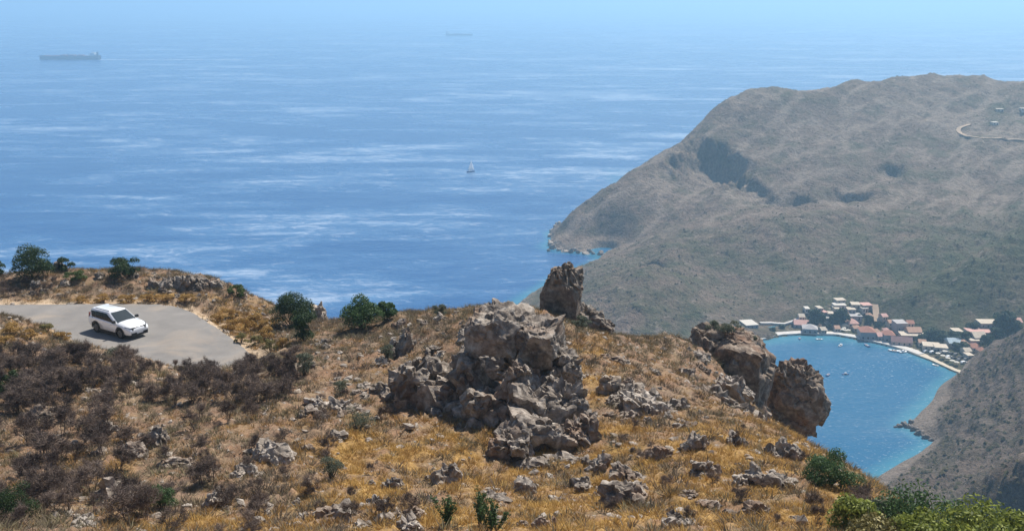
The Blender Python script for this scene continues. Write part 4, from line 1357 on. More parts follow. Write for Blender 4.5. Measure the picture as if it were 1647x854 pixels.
for i, (px, py, w, h, t) in enumerate(CUSH):
    p = pick_fg(px, py)
    if p is None or poly_sd(p[:1], p[1:2], road_poly)[0] < 0.15: continue
    s = np.linalg.norm(p - [0, 0, CAMZ]) / FPX
    o = tag(empty('cushion_shrub', p, i * 1.1), place_label(('small ' if w < 31 else 'large ') + CL0[t], px, py), 'shrub', 'golden cushion shrubs by the road' if t == 0 else 'olive cushion shrubs by the road')
    o.scale = (w * s / 1.6, w * s / 1.6, h * s / 0.8)
    f, st = _cm[1 if t else (0 if i % 2 else 2)]
    obj('foliage', f, o); obj('stem', st, o)

# ------------------------------------------------------------------ leafless shrubs
def bare_shrub_meshes(seed, spread=0.55, twigs=620):
    """unit-high leafless shrub: a few stems forking into a haze of twigs"""
    r = np.random.default_rng(seed)
    b = MB(); ends = []

    def grow(p, d, L, rad, depth):
        q = p + d * L
        b.tube(p, q, rad, rad * 0.65, 4 if depth else 5)
        if depth >= 3:
            ends.append((p, q)); return
        for _ in range(3 if depth else 4):
            nd = d + r.normal(0, spread, 3); nd[2] = max(nd[2], 0.05) * 0.9; nd /= np.linalg.norm(nd)
            grow(p + (q - p) * r.uniform(0.55, 1.0), nd, L * r.uniform(0.55, 0.8), rad * 0.6, depth + 1)

    for k in range(r.integers(2, 4)):
        d = np.array([r.normal(0, .25), r.normal(0, .25), 1]); d /= np.linalg.norm(d)
        grow(np.array([r.normal(0, .03), r.normal(0, .03), -0.05]), d, 0.34, 0.013, 0)
    st = b
    E = np.array([[*p, *q] for p, q in ends])
    k = r.integers(0, len(E), twigs)
    t = r.uniform(0.1, 1, twigs)[:, None]
    s = E[k, :3] * (1 - t) + E[k, 3:] * t
    d = r.normal(0, 1, (twigs, 3)); d[:, 2] = np.abs(d[:, 2]) * 0.8; d /= np.linalg.norm(d, axis=1)[:, None]
    e = s + d * r.uniform(0.07, 0.20, twigs)[:, None]
    wv = np.cross(d, r.normal(size=(twigs, 3))); wv /= np.linalg.norm(wv, axis=1)[:, None]
    wv *= 0.0036
    V = np.stack([s - wv, s + wv, e + wv * 0.3, e - wv * 0.3], 1).reshape(-1, 3)
    return st.mesh('stem', M['twig']), mesh_np('twigs', V, np.arange(4 * twigs).reshape(-1, 4), M['twig'], False)


BS = [bare_shrub_meshes(500 + k, 0.5 + 0.03 * k, 1000 + 100 * k) for k in range(8)]
BZ = [  # px range, py range, count, height range (m), label, group
    ((-25, 215), (578, 645), 74, (1.3, 2.1), 'thicket shrub', 'dark thicket below the bank'),
    ((205, 480), (580, 650), 76, (1.0, 1.8), 'bare roadside shrub', 'bare shrubs along the road'),
    ((-25, 250), (660, 855), 54, (1.2, 2.3), 'dark bare shrub', 'bare shrubs on the lower left slope'),
    ((250, 470), (655, 870), 26, (0.7, 1.6), 'brown bare shrub', 'bare shrubs on the stony slope'),
    ((470, 660), (600, 860), 18, (0.6, 1.4), 'little bare shrub', 'small bare shrubs left of the outcrop'),
    ((980, 1300), (690, 850), 18, (0.4, 0.9), 'tiny bare shrub', 'tiny bare shrubs on the golden slope'),
    ((-10, 130), (456, 482), 9, (0.8, 1.4), 'bare bank shrub across the road', 'bare shrubs under the juniper'),
    ((1300, 1400), (790, 850), 8, (0.6, 1.2), 'bare edge shrub', 'bare shrubs by the leafy bushes'),
]
bi = 0
for (x0, x1), (y0, y1), cnt, (h0, h1), lab, grp in BZ:
    for k in range(cnt):
        px, py = rng.uniform(x0, x1), rng.uniform(y0, y1)
        p = pick_fg(px, py)
        if p is None: continue
        if poly_sd(p[:1], p[1:2], road_poly)[0] < 0.25: continue
        h = rng.uniform(h0, h1)
        sz = (h - h0) / (h1 - h0)
        o = tag(empty('bare_shrub', p, rng.uniform(0, 6.28)), place_label(('low', 'mid-high', 'tall')[min(2, int(sz * 3))] + ' ' + lab, px, py), 'shrub', grp)
        sx = h * rng.uniform(0.7, 1.1)
        o.scale = (sx, sx, h)
        a, b_ = BS[bi % 8]; bi += 1
        obj('stem', a, o); obj('twigs', b_, o)

# ------------------------------------------------------------------ parked car
def car_paint():
    t = NT('white_paint')
    p = t.bsdf((0.80, 0.81, 0.83), 0.25, 0.5)
    p.inputs['Coat Weight'].default_value = 0.8; p.inputs['Coat Roughness'].default_value = 0.05
    return t.m


M['paint'] = car_paint()
M['black_plastic'] = plain('black_plastic', (0.02, 0.02, 0.022), 0.5, 0.4)
M['tyre'] = plain('tyre_rubber', (0.018, 0.018, 0.018), 0.85, 0.2)
M['alloy'] = plain('alloy_metal', (0.12, 0.12, 0.125), 0.4, 0.5, metal=0.5)
M['car_glass'] = plain('tinted_glass', (0.008, 0.009, 0.012), 0.18, 0.25)
M['windscreen'] = plain('windscreen_glass', (0.025, 0.036, 0.042), 0.05, 0.6)
M['lamp_clear'] = plain('headlamp_glass', (0.10, 0.11, 0.12), 0.1, 0.7)
M['lamp_red'] = plain('tail_lamp_red', (0.25, 0.02, 0.02), 0.2, 0.5)
M['plate'] = plain('plate_white', (0.65, 0.66, 0.66), 0.5)


def build_car():
    pr, pf = at_z(149, 532, ROADTOP), at_z(201, 547, ROADTOP)
    d = pf - pr; hd = math.radians(-34)
    f = np.array([math.cos(hd), math.sin(hd), 0]); left = np.array([-f[1], f[0], 0])
    ctr = (pr + pf) / 2 + left * 0.95
    o = tag(empty('parked_car', (ctr[0], ctr[1], ROADTOP), hd), 'white sport utility car standing on the road bend', 'car')
    o.scale = (1.07, 1.06, 1.10)
    # lower body: stations along the length
    st = [  # x, z bottom, half width bottom, half width mid, z shoulder, half width shoulder, z centre top
        (-2.29, .52, .62, .74, .88, .66, .90), (-2.22, .38, .74, .86, 1.00, .80, 1.02), (-2.0, .30, .80, .915, 1.07, .86, 1.08), (-1.3, .24, .84, .925, 1.05, .885, 1.06),
        (-.4, .22, .84, .925, 1.02, .89, 1.03), (.5, .22, .84, .925, .99, .885, 1.00), (1.0, .22, .84, .925, .98, .865, 1.06), (1.5, .24, .82, .92, .95, .82, 1.02),
        (1.9, .26, .80, .90, .89, .77, .96), (2.12, .28, .76, .86, .80, .70, .88), (2.26, .32, .68, .76, .68, .62, .76), (2.31, .42, .56, .62, .60, .52, .64)]
    ring = []
    for x, zb, wb, wm, zs, ws, zc in st:
        hm = zb + (zs - zb) * .55
        half = [(0, zb), (wb * .8, zb), (wb, zb + .04), (wm * .985, zb + .14), (wm, hm), (wm * .985, zb + (zs - zb) * .82), (ws, zs), (ws * .6, zs + (zc - zs) * .7), (0, zc)]
        ring.append([(x, a, z) for a, z in half] + [(x, -a, z) for a, z in half[-2:0:-1]])
    n = len(ring[0]); b = MB()
    for rr in ring: b.v += rr
    for i in range(len(ring) - 1):
        for k in range(n):
            j = (k + 1) % n
            b.f.append((i * n + k, i * n + j, (i + 1) * n + j, (i + 1) * n + k))
    b.f.append(tuple(range(n))); b.f.append(tuple((len(ring) - 1) * n + k for k in range(n)))
    me = b.mesh('body', M['paint'], True)
    body = obj('body', me, o)
    # wheel wells cut into the body
    cb = MB()
    for wx in (-1.33, 1.33):
        for sy in (-1, 1): cb.tube((wx, sy * 0.60, .36), (wx, sy * 1.1, .36), .41, .41, 24)
    cut = cb.build('cutter', M['black_plastic'], o)
    bpy.context.view_layer.update()
    mod = body.modifiers.new('wells', 'BOOLEAN'); mod.object = cut; mod.operation = 'DIFFERENCE'; mod.solver = 'EXACT'
    sub = None
    dg = bpy.context.evaluated_depsgraph_get()
    me2 = bpy.data.meshes.new_from_object(body.evaluated_get(dg))
    body.modifiers.clear(); body.data = me2; me2.name = 'body'
    bpy.data.objects.remove(cut)
    bpy.ops.object.select_all(action='DESELECT')
    # cabin
    def cab(t, s):  # t 0..1 up, s -1..1 back to front
        xr = -2.20 + 0.22 * t ** 1.3; xf = 1.0 - 1.02 * t
        return xr + (xf - xr) * (s + 1) / 2, .87 - .13 * t - .05 * t * t, .97 + .60 * t
    S = np.linspace(-1, 1, 15); T = [0, .3, .6, .85, 1.0]
    b = MB(); rows = []
    for t in T:
        R = [cab(t, s) for s in S]
        ringp = [(x, -w * (0.93 if abs(s) > .99 else 1), z) for s, (x, w, z) in zip(S, R)] + [(x, w * (0.93 if abs(s) > .99 else 1), z) for s, (x, w, z) in list(zip(S, R))[::-1]]
        rows.append(ringp)
    inner = [(x * .93 - 0.05, y * .8, 1.625) for x, y, z in rows[-1]]; rows.append(inner)
    n = len(rows[0])
    for rr in rows: b.v += rr
    for i in range(len(rows) - 1):
        for k in range(n): j = (k + 1) % n; b.f.append((i * n + k, i * n + j, (i + 1) * n + j, (i + 1) * n + k))
    b.f.append(tuple((len(rows) - 1) * n + k for k in range(n)))
    cabin = b.build('cabin', M['paint'], o, True)
    # side glass, slightly proud
    for sy in (-1, 1):
        for s0, s1, tt in ((-.90, -.47, .80), (-.46, .055, .84), (.065, .66, .84)):
            g = MB(); na_, nb_ = 6, 5
            for j in range(nb_):
                t = .03 + (tt - .03) * j / (nb_ - 1)
                l0 = s0 + (.20 * (1 - j / (nb_ - 1)) if s0 < -.7 else 0)
                l1 = s1 + (.26 * (1 - j / (nb_ - 1)) if s1 > .5 else 0)
                for i in range(na_):
                    x, w, z = cab(t, l0 + (l1 - l0) * i / (na_ - 1)); g.v.append((x, sy * (w + .02), z))
            for j in range(nb_ - 1):
                for i in range(na_ - 1): q0 = j * na_ + i; g.f.append((q0, q0 + 1, q0 + na_ + 1, q0 + na_))
            g.build('side_window', M['car_glass'], cabin, True)
    # windscreen and rear window
    def screen(name, s, t0, t1, wk, push, mat):
        g = MB(); N = 7; V0 = []
        for t in np.linspace(t0, t1, 4):
            x, w, z = cab(t, s)
            for q in np.linspace(-1, 1, N): V0.append((x + push * (1.15 - .6 * q * q) + (0.0), q * w * wk, z + .012))
        g.v = V0
        for i in range(3):
            for k in range(N - 1): g.f.append((i * N + k, i * N + k + 1, (i + 1) * N + k + 1, (i + 1) * N + k))
        return g.build(name, mat, cabin, True)
    screen('windscreen', 1, .04, .93, .86, .05, M['windscreen'])
    screen('rear_window', -1, .25, .92, .84, -.04, M['car_glass'])
    for sy in (-1, 1):
        MB().tube((-1.7, sy * .56, 1.63), (-.15, sy * .57, 1.63), .016, .016, 6).build('roof_rail', M['black_plastic'], o)
        b = MB().prism([(.72, sy * .84, 1.02), (.90, sy * .84, 1.02), (.87, sy * .84, 1.17), (.74, sy * .84, 1.18)], (0, sy * .22, 0)); b.build('wing_mirror', M['black_plastic'], o)
        MB().prism([(1.82, sy * .80, .80), (2.16, sy * .60, .73), (2.20, sy * .60, .80), (1.80, sy * .83, .895)], (.035, sy * .035, .01)).build('headlight', M['lamp_clear'], o)
        MB().prism([(-2.24, sy * .66, .98), (-2.12, sy * .84, .98), (-2.12, sy * .80, 1.30), (-2.22, sy * .68, 1.26)], (-.03, sy * .03, 0)).build('tail_light', M['lamp_red'], o)
        MB().box(-.95, .95, min(sy * .83, sy * .94), max(sy * .83, sy * .94), .20, .36).build('sill', M['black_plastic'], o)
        for z_ in (0.80,):
            for x_ in (-.55, .35): MB().box(x_, x_ + .18, min(sy * .92, sy * .945), max(sy * .92, sy * .945), z_, z_ + .03).build('door_handle', M['paint'], o)
    MB().prism([(2.24, -.55, .62), (2.24, .55, .62), (2.16, .60, .80), (2.16, -.60, .80)], (.06, 0, .01)).build('grille', M['black_plastic'], o)
    MB().box(2.10, 2.33, -.66, .66, .24, .46).build('front_bumper', M['black_plastic'], o)
    MB().box(-2.31, -2.1, -.70, .70, .34, .56).build('rear_bumper', M['black_plastic'], o)
    MB().box(2.331, 2.345, -.26, .26, .38, .49).build('number_plate', M['plate'], o)
    for wx in (-1.33, 1.33):
        for sy in (-1, 1):
            arch = MB()
            for k in range(12):
                a0, a1 = math.pi * (k / 12 * 1.12 - .06), math.pi * ((k + 1) / 12 * 1.12 - .06)
                c4 = [(wx + r_ * math.cos(a_), sy * .905, .36 + r_ * math.sin(a_)) for r_, a_ in ((.40, a0), (.47, a0), (.47, a1), (.40, a1))]
                arch.prism(c4, (0, sy * .035, 0))
            arch.build('wheel_arch', M['black_plastic'], o)
            w = empty('wheel', (wx, sy * .80, .355)); w.parent = o
            MB().tube((0, -.11, 0), (0, .11, 0), .355, .355, 28).build('tyre', M['tyre'], w, False)
            rim = MB().tube((0, sy * .08, 0), (0, sy * .118, 0), .15, .24, 20)
            for k in range(5):
                a = k * 2 * math.pi / 5
                rim.tube((0, sy * .122, 0), (.22 * math.cos(a), sy * .122, .22 * math.sin(a)), .03, .022, 5)
            rim.build('rim', M['alloy'], w)
    return o


build_car()

# ------------------------------------------------------------------ ships and sailing boat
M['ship_hull'] = plain('ship_hull_paint', (0.015, 0.014, 0.018), 0.7)
M['ship_white'] = plain('ship_white_paint', (0.55, 0.56, 0.57), 0.6)
M['ship_deck'] = plain('ship_deck_paint', (0.20, 0.09, 0.07), 0.8)
mat_leaf('sail', (0.84, 0.85, 0.87), (0.88, 0.88, 0.88), trans=0.6)
M['boat_white'] = plain('boat_white', (0.75, 0.77, 0.78), 0.5)
M['boat_blue'] = plain('boat_blue', (0.05, 0.12, 0.28), 0.5)
M['boat_wood'] = plain('boat_wood', (0.20, 0.12, 0.06), 0.7)


def hull_mb(L, B, D, bow=0.16, stern=0.9, sheer=0.0, z0=0.0):
    xs = np.linspace(-.5, .5, 15); b = MB(); n = 6
    for t in xs:
        w = B / 2 * min(1, (.5 - t) / bow) ** .6 if t > .5 - bow else B / 2 * (stern + (1 - stern) * min(1, (t + .5) / .15))
        w = max(w, 0.02)
        zt = z0 + D + sheer * (2 * abs(t)) ** 2.5
        for yy, z in ((-w, zt), (-w * .96, z0 + D * .3), (-w * .6, z0 - D * .25), (w * .6, z0 - D * .25), (w * .96, z0 + D * .3), (w, zt)): b.v.append((t * L, yy, z))
    for i in range(14):
        for k in range(n): j = (k + 1) % n; b.f.append((i * n + k, i * n + j, (i + 1) * n + j, (i + 1) * n + k))
    b.f.append(tuple(range(n))); b.f.append(tuple(14 * n + k for k in range(n)))
    return b


def cargo_ship(label, px0, px1, py, flip, house):
    a, c = at_z(px0, py), at_z(px1, py)
    L = abs(c[0] - a[0]); ctr = (a + c) / 2
    o = tag(empty('cargo_ship', ctr, math.pi if flip else 0.0), label, 'ship', 'ships at sea')
    D = L * 0.058
    hull_mb(L, L * .15, D, .10, .8, L * .012).build('hull', M['ship_hull'], o)
    MB().box(-L * .45, L * .42, -L * .06, L * .06, D + .02, D + L * .006).build('deck', M['ship_deck'], o)
    s = MB().box(-L * .44, -L * .34, -L * .06, L * .06, D + L * .007, D + house * .6).box(-L * .43, -L * .37, -L * .055, L * .055, D + house * .6 + .01, D + house)
    s.build('superstructure', M['ship_white'], o)
    MB().tube((-L * .46, 0, D), (-L * .465, 0, D + house * 1.25), L * .018, L * .014, 10).build('funnel', M['ship_hull'], o)
    MB().tube((-L * .40, 0, D + house), (-L * .40, 0, D + house * 1.7), L * .004, L * .002, 5).build('mast', M['ship_hull'], o)
    MB().tube((L * .44, 0, D), (L * .44, 0, D + L * .06), L * .004, L * .003, 5).build('foremast', M['ship_hull'], o)
    for k in range(5):
        x = -L * .24 + k * L * .14
        MB().box(x, x + L * .10, -L * .05, L * .05, D + L * .007, D + L * (.022 if k < 3 else .012)).build('hatch', M['ship_deck'], o)
    MB().tube((L * .02, 0, D), (L * .02, 0, D + L * .05), L * .005, L * .004, 6).build('crane', M['ship_hull'], o)
    return o, ctr, L


s1, c1, L1 = cargo_ship('long dark cargo ship with a wake on the hazy sea', 64, 161, 96.5, True, 12)
s2, c2, L2 = cargo_ship('smaller distant cargo ship near the horizon', 717, 760, 58, False, 15)


def foam_mat():
    t = NT('wake_foam')
    P = t.pos()
    f = t.noise(t.mapped(P, (0.03, 0.12, 1)), 1, 5, 0.65, 0.3)
    p = t.bsdf((0.72, 0.76, 0.80), 0.6, 0.3)
    t.l(t.mr(f, 0.42, 0.58), p.inputs['Alpha'])
    M['foam'] = t.m


foam_mat()


def wake(o, L, length, label):
    b = MB(); N = 20
    for i in range(N + 1):
        t = i / N; w = L * (.035 + .03 * t) * (1 - .6 * t)
        b.v += [(-L * .5 - t * length, -w, .12), (-L * .5 - t * length, w, .12)]
    for i in range(N): b.f.append((2 * i, 2 * i + 1, 2 * i + 3, 2 * i + 2))
    b.build('wake', M['foam'], o)


wake(s1, L1, 520, '')

p = at_z(757.5, 277)
o = tag(empty('sailing_boat', p, math.radians(28)), 'small sailing boat with white sails out at sea', 'sailing boat')
o.scale = (1.0, 1.0, 1.1)
hull_mb(11, 3.2, 1.3, .35, .75, .2).build('hull', M['boat_blue'], o)
MB().box(-2.5, 1.5, -.9, .9, 1.31, 1.75).build('cabin', M['boat_white'], o)
MB().tube((.8, 0, 1.3), (.8, 0, 14.5), .09, .05, 6).build('mast', M['boat_white'], o)
MB().tube((.8, 0, 2.4), (-4.2, .7, 2.4), .06, .05, 6).build('boom', M['boat_white'], o)


def sail(name, a, b_, c, belly):
    a, b_, c = map(np.array, (a, b_, c)); N = 8; g = MB(); ix = {}
    nn = np.cross(b_ - a, c - a); nn = nn / np.linalg.norm(nn)
    for i in range(N + 1):
        for j in range(N + 1 - i):
            u, v = i / N, j / N; w = 1 - u - v
            ix[i, j] = len(g.v); g.v.append(tuple(a * w + b_ * u + c * v + nn * belly * 27 * u * v * w / 2 + nn * belly * .4 * 4 * v * w))
    for i in range(N):
        for j in range(N - i):
            g.f.append((ix[i, j], ix[i + 1, j], ix[i, j + 1]))
            if j < N - i - 1: g.f.append((ix[i + 1, j], ix[i + 1, j + 1], ix[i, j + 1]))
    so = g.build(name, M['sail'], o, True)
    md = so.modifiers.new('thick', 'SOLIDIFY'); md.thickness = 0.02


sail('mainsail', (.7, 0, 2.5), (-4.1, .7, 2.5), (.75, 0, 14.2), .5)
sail('jib', (5.2, 0, 1.6), (.6, .6, 2.0), (.85, 0, 13.0), .4)

# small boats in the bay
def small_boat(label, px, py, L, rz, hullm, cabin):
    p = at_z(px, py)
    o = tag(empty('small_boat', p, rz), label, 'boat', 'small boats in the bay')
    hull_mb(L, L * .34, L * .10, .4, .8, L * .04).build('hull', M[hullm], o)
    MB().box(-L * .40, L * .2, -L * .13, L * .13, L * .101, L * .108).build('deck', M['boat_wood'], o)
    if cabin: MB().box(-L * .15, L * .12, -L * .10, L * .10, L * .109, L * .26).build('cabin', M['boat_white'], o)
    else:
        for x in (-L * .25, 0.0): MB().box(x, x + L * .05, -L * .14, L * .14, L * .109, L * .13).build('bench', M['boat_white'], o)


SBOAT = [(1318, 546, 5.5, 'white dinghy moored off the middle of the quay wall'), (1336, 551, 5, 'dinghy just off the stepped quay'), (1352, 556, 6, 'small boat in the pale green shallows'), (1368, 551, 5, 'white skiff near the terrace restaurant'),
         (1394, 556, 7, 'long white boat off the red roofed house'), (1438, 565, 9, 'long pale boat lying off the dark roofed building'), (1452, 567, 7, 'second boat beside the long pale one'), (1286, 545, 5, 'dinghy at the far corner of the quay'),
         (1262, 549, 5, 'small boat by the far end of the quay'), (1505, 588, 5, 'little boat close to the sandy beach'), (1360, 602, 5, 'dark little boat alone in the middle of the bay'), (1332, 603, 6, 'boat half hidden behind the overhanging rock'),
         (885, 379, 9, 'white boat at the tip of the headland')]
SBOAT = [q for k, q in enumerate(SBOAT) if k not in (1, 3, 8)]
for i, (px, py, L, lab) in enumerate(SBOAT):
    small_boat(lab, px, py, L * 0.85, i * 0.9, ('boat_white', 'boat_white', 'boat_blue')[i % 3] if 'dark' not in lab[:5] else 'boat_blue', i % 3 == 1)

# ------------------------------------------------------------------ village
WALLC = {'white': (0.62, 0.58, 0.52), 'cream': (0.52, 0.45, 0.36), 'grey': (0.36, 0.35, 0.35), 'pink': (0.55, 0.40, 0.34)}
ROOFC = {'white': (0.56, 0.52, 0.46), 'red': (0.36, 0.18, 0.13), 'pink': (0.55, 0.34, 0.29), 'grey': (0.42, 0.40, 0.39), 'dark': (0.20, 0.13, 0.13), 'cream': (0.52, 0.45, 0.36), 'orange': (0.44, 0.28, 0.20), 'blue': (0.40, 0.48, 0.52)}
for k, c in WALLC.items(): M['wall_' + k] = plain('house_wall_' + k, c, 0.9, 0.15, 0.08, 0.6)
for k, c in ROOFC.items(): M['roof_' + k] = plain('house_roof_' + k, c, 0.9, 0.15, 0.15, 0.8)
M['window_dark'] = plain('window_glass', (0.03, 0.04, 0.05), 0.15, 0.5)
M['door_wood'] = plain('door_wood', (0.09, 0.07, 0.06), 0.7)
M['shutter'] = plain('frame_paint', (0.12, 0.18, 0.24), 0.7)


def house(label, px, py, wpx, hpx, depth, roof, wallc, roofc, rz=0.0, p=None, name='house', cat='house'):
    if p is None: p = pick_far(px, py)
    if p is None: return
    s = np.linalg.norm(p - [0, 0, CAMZ]) / FPX
    w, h = wpx * s * 0.92, max(hpx * s * 0.88, 2.75)
    o = tag(empty(name, p - [0, 0, 0.3], rz), label, cat, 'houses of the bay village')
    MB().box(-w / 2, w / 2, -depth / 2, depth / 2, -1.5, h).build('wall', M['wall_' + wallc], o)
    e = 0.35
    if roof == 'flat':
        MB().box(-w / 2 - .2, w / 2 + .2, -depth / 2 - .2, depth / 2 + .2, h + .003, h + .35).build('roof', M['roof_' + roofc], o)
    elif roof == 'gable':
        t = depth * .26
        b = MB().prism([(-w / 2 - e, -depth / 2 - e, h + .003), (-w / 2 - e, depth / 2 + e, h + .003), (-w / 2 - e, 0, h + t)], (w + 2 * e, 0, 0)); b.build('roof', M['roof_' + roofc], o)
    elif roof == 'hip':
        t = depth * .26; a, c = w / 2 + e, depth / 2 + e; rl = max(w / 2 - depth / 2, .3); b = MB()
        b.v = [(-a, -c, h + .003), (a, -c, h + .003), (a, c, h + .003), (-a, c, h + .003), (-rl, 0, h + t), (rl, 0, h + t)]
        b.f = [(0, 1, 5, 4), (1, 2, 5), (2, 3, 4, 5), (3, 0, 4), (3, 2, 1, 0)]
        b.build('roof', M['roof_' + roofc], o)
    else:  # open shelter roof on posts
        pass
    nf = max(1, int(h / 2.9)); nw = max(2, int(w / 2.8))
    for fl in range(nf):
        for k in range(nw):
            x = -w / 2 + (k + .5) * w / nw; z = 1.0 + fl * 2.9
            if fl == 0 and k == nw // 2:
                MB().box(x - .5, x + .5, -depth / 2 - .06, -depth / 2 - .003, .1, 2.1).build('door', M['door_wood'], o); continue
            if z + 1.2 > h: continue
            wi = MB().box(x - .55, x + .55, -depth / 2 - .08, -depth / 2 - .003, z, z + 1.2).build('window', M['shutter'], o)
            MB().box(x - .42, x + .42, -depth / 2 - .10, -depth / 2 - .083, z + .12, z + 1.08).build('pane', M['window_dark'], wi)


HOUSES = [
    ('white flat roofed building standing alone at the far end of the quay', 1204, 525, 22, 7, 12, 'flat', 'grey', 'white', 0.2),
    ('long low pale roofed hall at the bend of the quay', 1288, 526, 24, 6, 9, 'gable', 'grey', 'pink', -0.15),
    ('grey waterfront building in front of the pale hall', 1302, 534, 24, 9, 9, 'hip', 'grey', 'grey', -0.2),
    ('tiny white house above the hall left of the big dark tree', 1297, 502, 7, 4, 6, 'flat', 'white', 'white', 0),
    ('tiny white house on the right of the big dark tree top', 1317, 500, 8, 4, 6, 'flat', 'white', 'white', 0.2),
    ('white cube house between the two dark trees, lower one', 1329, 518, 9, 7, 6, 'flat', 'white', 'white', 0.1),
    ('white cube house between the two dark trees, upper one', 1335, 509, 9, 6, 6, 'flat', 'white', 'white', -0.2),
    ('small white house just right of the first dark tree', 1325, 508, 7, 5, 5, 'flat', 'white', 'white', 0.3),
    ('topmost long white house of the village', 1350, 487, 16, 4, 6, 'flat', 'white', 'white', 0.15),
    ('white row house under the topmost one', 1349, 496, 20, 4, 6, 'flat', 'white', 'white', 0),
    ('white house in the upper row, middle', 1375, 494, 14, 5, 7, 'flat', 'white', 'white', -0.1),
    ('white house in the upper row next to the dirt track', 1392, 495, 16, 4, 7, 'flat', 'white', 'white', 0.1),
    ('second row white house below the upper row', 1368, 502, 13, 4, 6, 'flat', 'grey', 'white', 0),
    ('second row white house near the dirt track', 1388, 502, 10, 4, 6, 'flat', 'white', 'white', 0.2),
    ('small pale house under the white row', 1344, 502, 8, 4, 6, 'flat', 'white', 'white', 0.1),
    ('long house with a white framed front in the middle of the village', 1374, 512, 20, 6, 8, 'flat', 'grey', 'grey', 0),
    ('pink roofed two storey house above the terrace', 1369, 524, 18, 7, 9, 'hip', 'pink', 'pink', 0),
    ('large red roofed grey house on the waterfront', 1393, 543, 24, 14, 11, 'hip', 'grey', 'red', -0.1),
    ('narrow grey house right of the large red roofed one', 1414, 546, 12, 9, 7, 'gable', 'grey', 'pink', 0.1),
    ('red roofed waterfront house with a lower red awning roof', 1428, 547, 17, 13, 9, 'hip', 'grey', 'red', -0.1),
    ('tall grey flat roofed block behind the red roofs', 1446, 531, 18, 14, 9, 'flat', 'grey', 'grey', 0.05),
    ('wide orange roofed house behind the white awnings', 1468, 537, 22, 5, 9, 'gable', 'pink', 'orange', 0),
    ('white roofed long building with pink front near the water', 1466, 544, 38, 5, 9, 'flat', 'pink', 'white', -0.1),
    ('dark red roofed long building at the waterfront', 1449, 553, 32, 6, 9, 'gable', 'pink', 'dark', -0.25),
    ('white flat roofed villa alone behind the trees', 1588, 526, 30, 8, 10, 'flat', 'grey', 'white', -0.05),
    ('white and red roofed house at the right edge of the village', 1629, 523, 20, 4, 8, 'gable', 'white', 'pink', 0),
    ('small white roofed house in the green trees', 1538, 537, 14, 3, 8, 'flat', 'white', 'white', 0),
    ('long white roofed house under the villa', 1573, 539, 37, 4, 10, 'flat', 'grey', 'white', 0),
    ('cream roofed house below the long white roof', 1571, 546, 20, 4, 10, 'gable', 'grey', 'cream', 0.1),
    ('low pale house below the cream roof', 1566, 553, 18, 4, 8, 'flat', 'grey', 'cream', 0),
    ('white roofed beach cafe behind the quay', 1497, 561, 26, 6, 9, 'flat', 'cream', 'white', -0.25),
    ('cream roofed shed beside the beach cafe', 1512, 564, 20, 4, 8, 'flat', 'grey', 'cream', -0.2),
    ('pale blue roofed sheds behind the beach', 1532, 555, 20, 4, 9, 'gable', 'white', 'blue', 0),
    ('red roofed house at the back of the beach', 1567, 563, 15, 4, 8, 'hip', 'white', 'red', 0),
    ('small red roofed house next to the near slope', 1577, 569, 12, 3, 7, 'hip', 'white', 'red', 0.2),
    ('cream house at the corner of the quay and the stepped path', 1322, 535, 9, 6, 6, 'gable', 'cream', 'cream', 0.2),
    ('narrow tan house left of the terrace', 1345, 533, 8, 6, 6, 'gable', 'cream', 'orange', 0),
    ('low tan house on the terrace by the quay', 1356, 528, 12, 5, 6, 'flat', 'cream', 'cream', 0.1),
    ('orange roofed small house under the pink roof', 1377, 532, 10, 6, 6, 'hip', 'cream', 'orange', -0.1),
    ('little cream house between the two red roofed waterfront houses', 1409, 538, 9, 6, 6, 'hip', 'cream', 'orange', 0),
    ('tan house behind the tall grey block', 1432, 524, 11, 5, 6, 'gable', 'cream', 'orange', 0.1),
    ('cream house above the orange roof', 1462, 526, 11, 4, 6, 'gable', 'cream', 'red', 0),
    ('cream cottage on the slope left of the dirt track', 1398, 512, 9, 5, 6, 'hip', 'cream', 'orange', 0),
    ('tan cottage on the slope right of the dirt track', 1420, 514, 9, 4, 6, 'gable', 'cream', 'pink', 0.2),
    ('pale cottage beside the grey block and the dirt track', 1425, 536, 9, 5, 6, 'hip', 'cream', 'pink', 0),
    ('cream house between cafe and dark roofed building', 1482, 556, 11, 5, 6, 'gable', 'cream', 'orange', -0.2),
    ('cream house at the green belt behind the sheds', 1549, 556, 10, 4, 6, 'hip', 'cream', 'orange', 0),
    ('tan house behind the parking rows', 1553, 569, 11, 3.5, 6, 'gable', 'cream', 'cream', 0.1),
    ('pale house at the inner end of the beach', 1557, 577, 10, 3, 6, 'flat', 'cream', 'cream', 0.1),
    ('cream house right of the villa among trees', 1606, 540, 11, 4, 7, 'hip', 'cream', 'orange', 0),
    ('cream house in the middle of the upper village', 1358, 508, 9, 5, 6, 'hip', 'cream', 'orange', 0.1),
    ('tan house left of the first dark tree', 1288, 515, 9, 4, 6, 'gable', 'cream', 'cream', 0),
    ('small white house on the skyline slope above the hairpin road', 1607, 180, 11, 2.5, 6, 'flat', 'white', 'white', 0),
    ('white house above the hairpin road at the right picture edge', 1645, 179, 8, 2.5, 6, 'flat', 'white', 'white', 0),
    ('white wall house right of the low pale house', 1599, 201, 9, 2.5, 8, 'flat', 'white', 'white', 0),
]
for i_, hdef in enumerate(HOUSES): house(*[(('cream', 'orange', 'cream', 'pink')[i_ % 4] if j == 8 and v == 'white' and i_ % 4 != 1 and 3 < i_ < 54 else 'cream' if (v == 'white' and j in (7, 8) and i_ % 4 != 1 and 3 < i_ < 54) else v) for j, v in enumerate(hdef)])

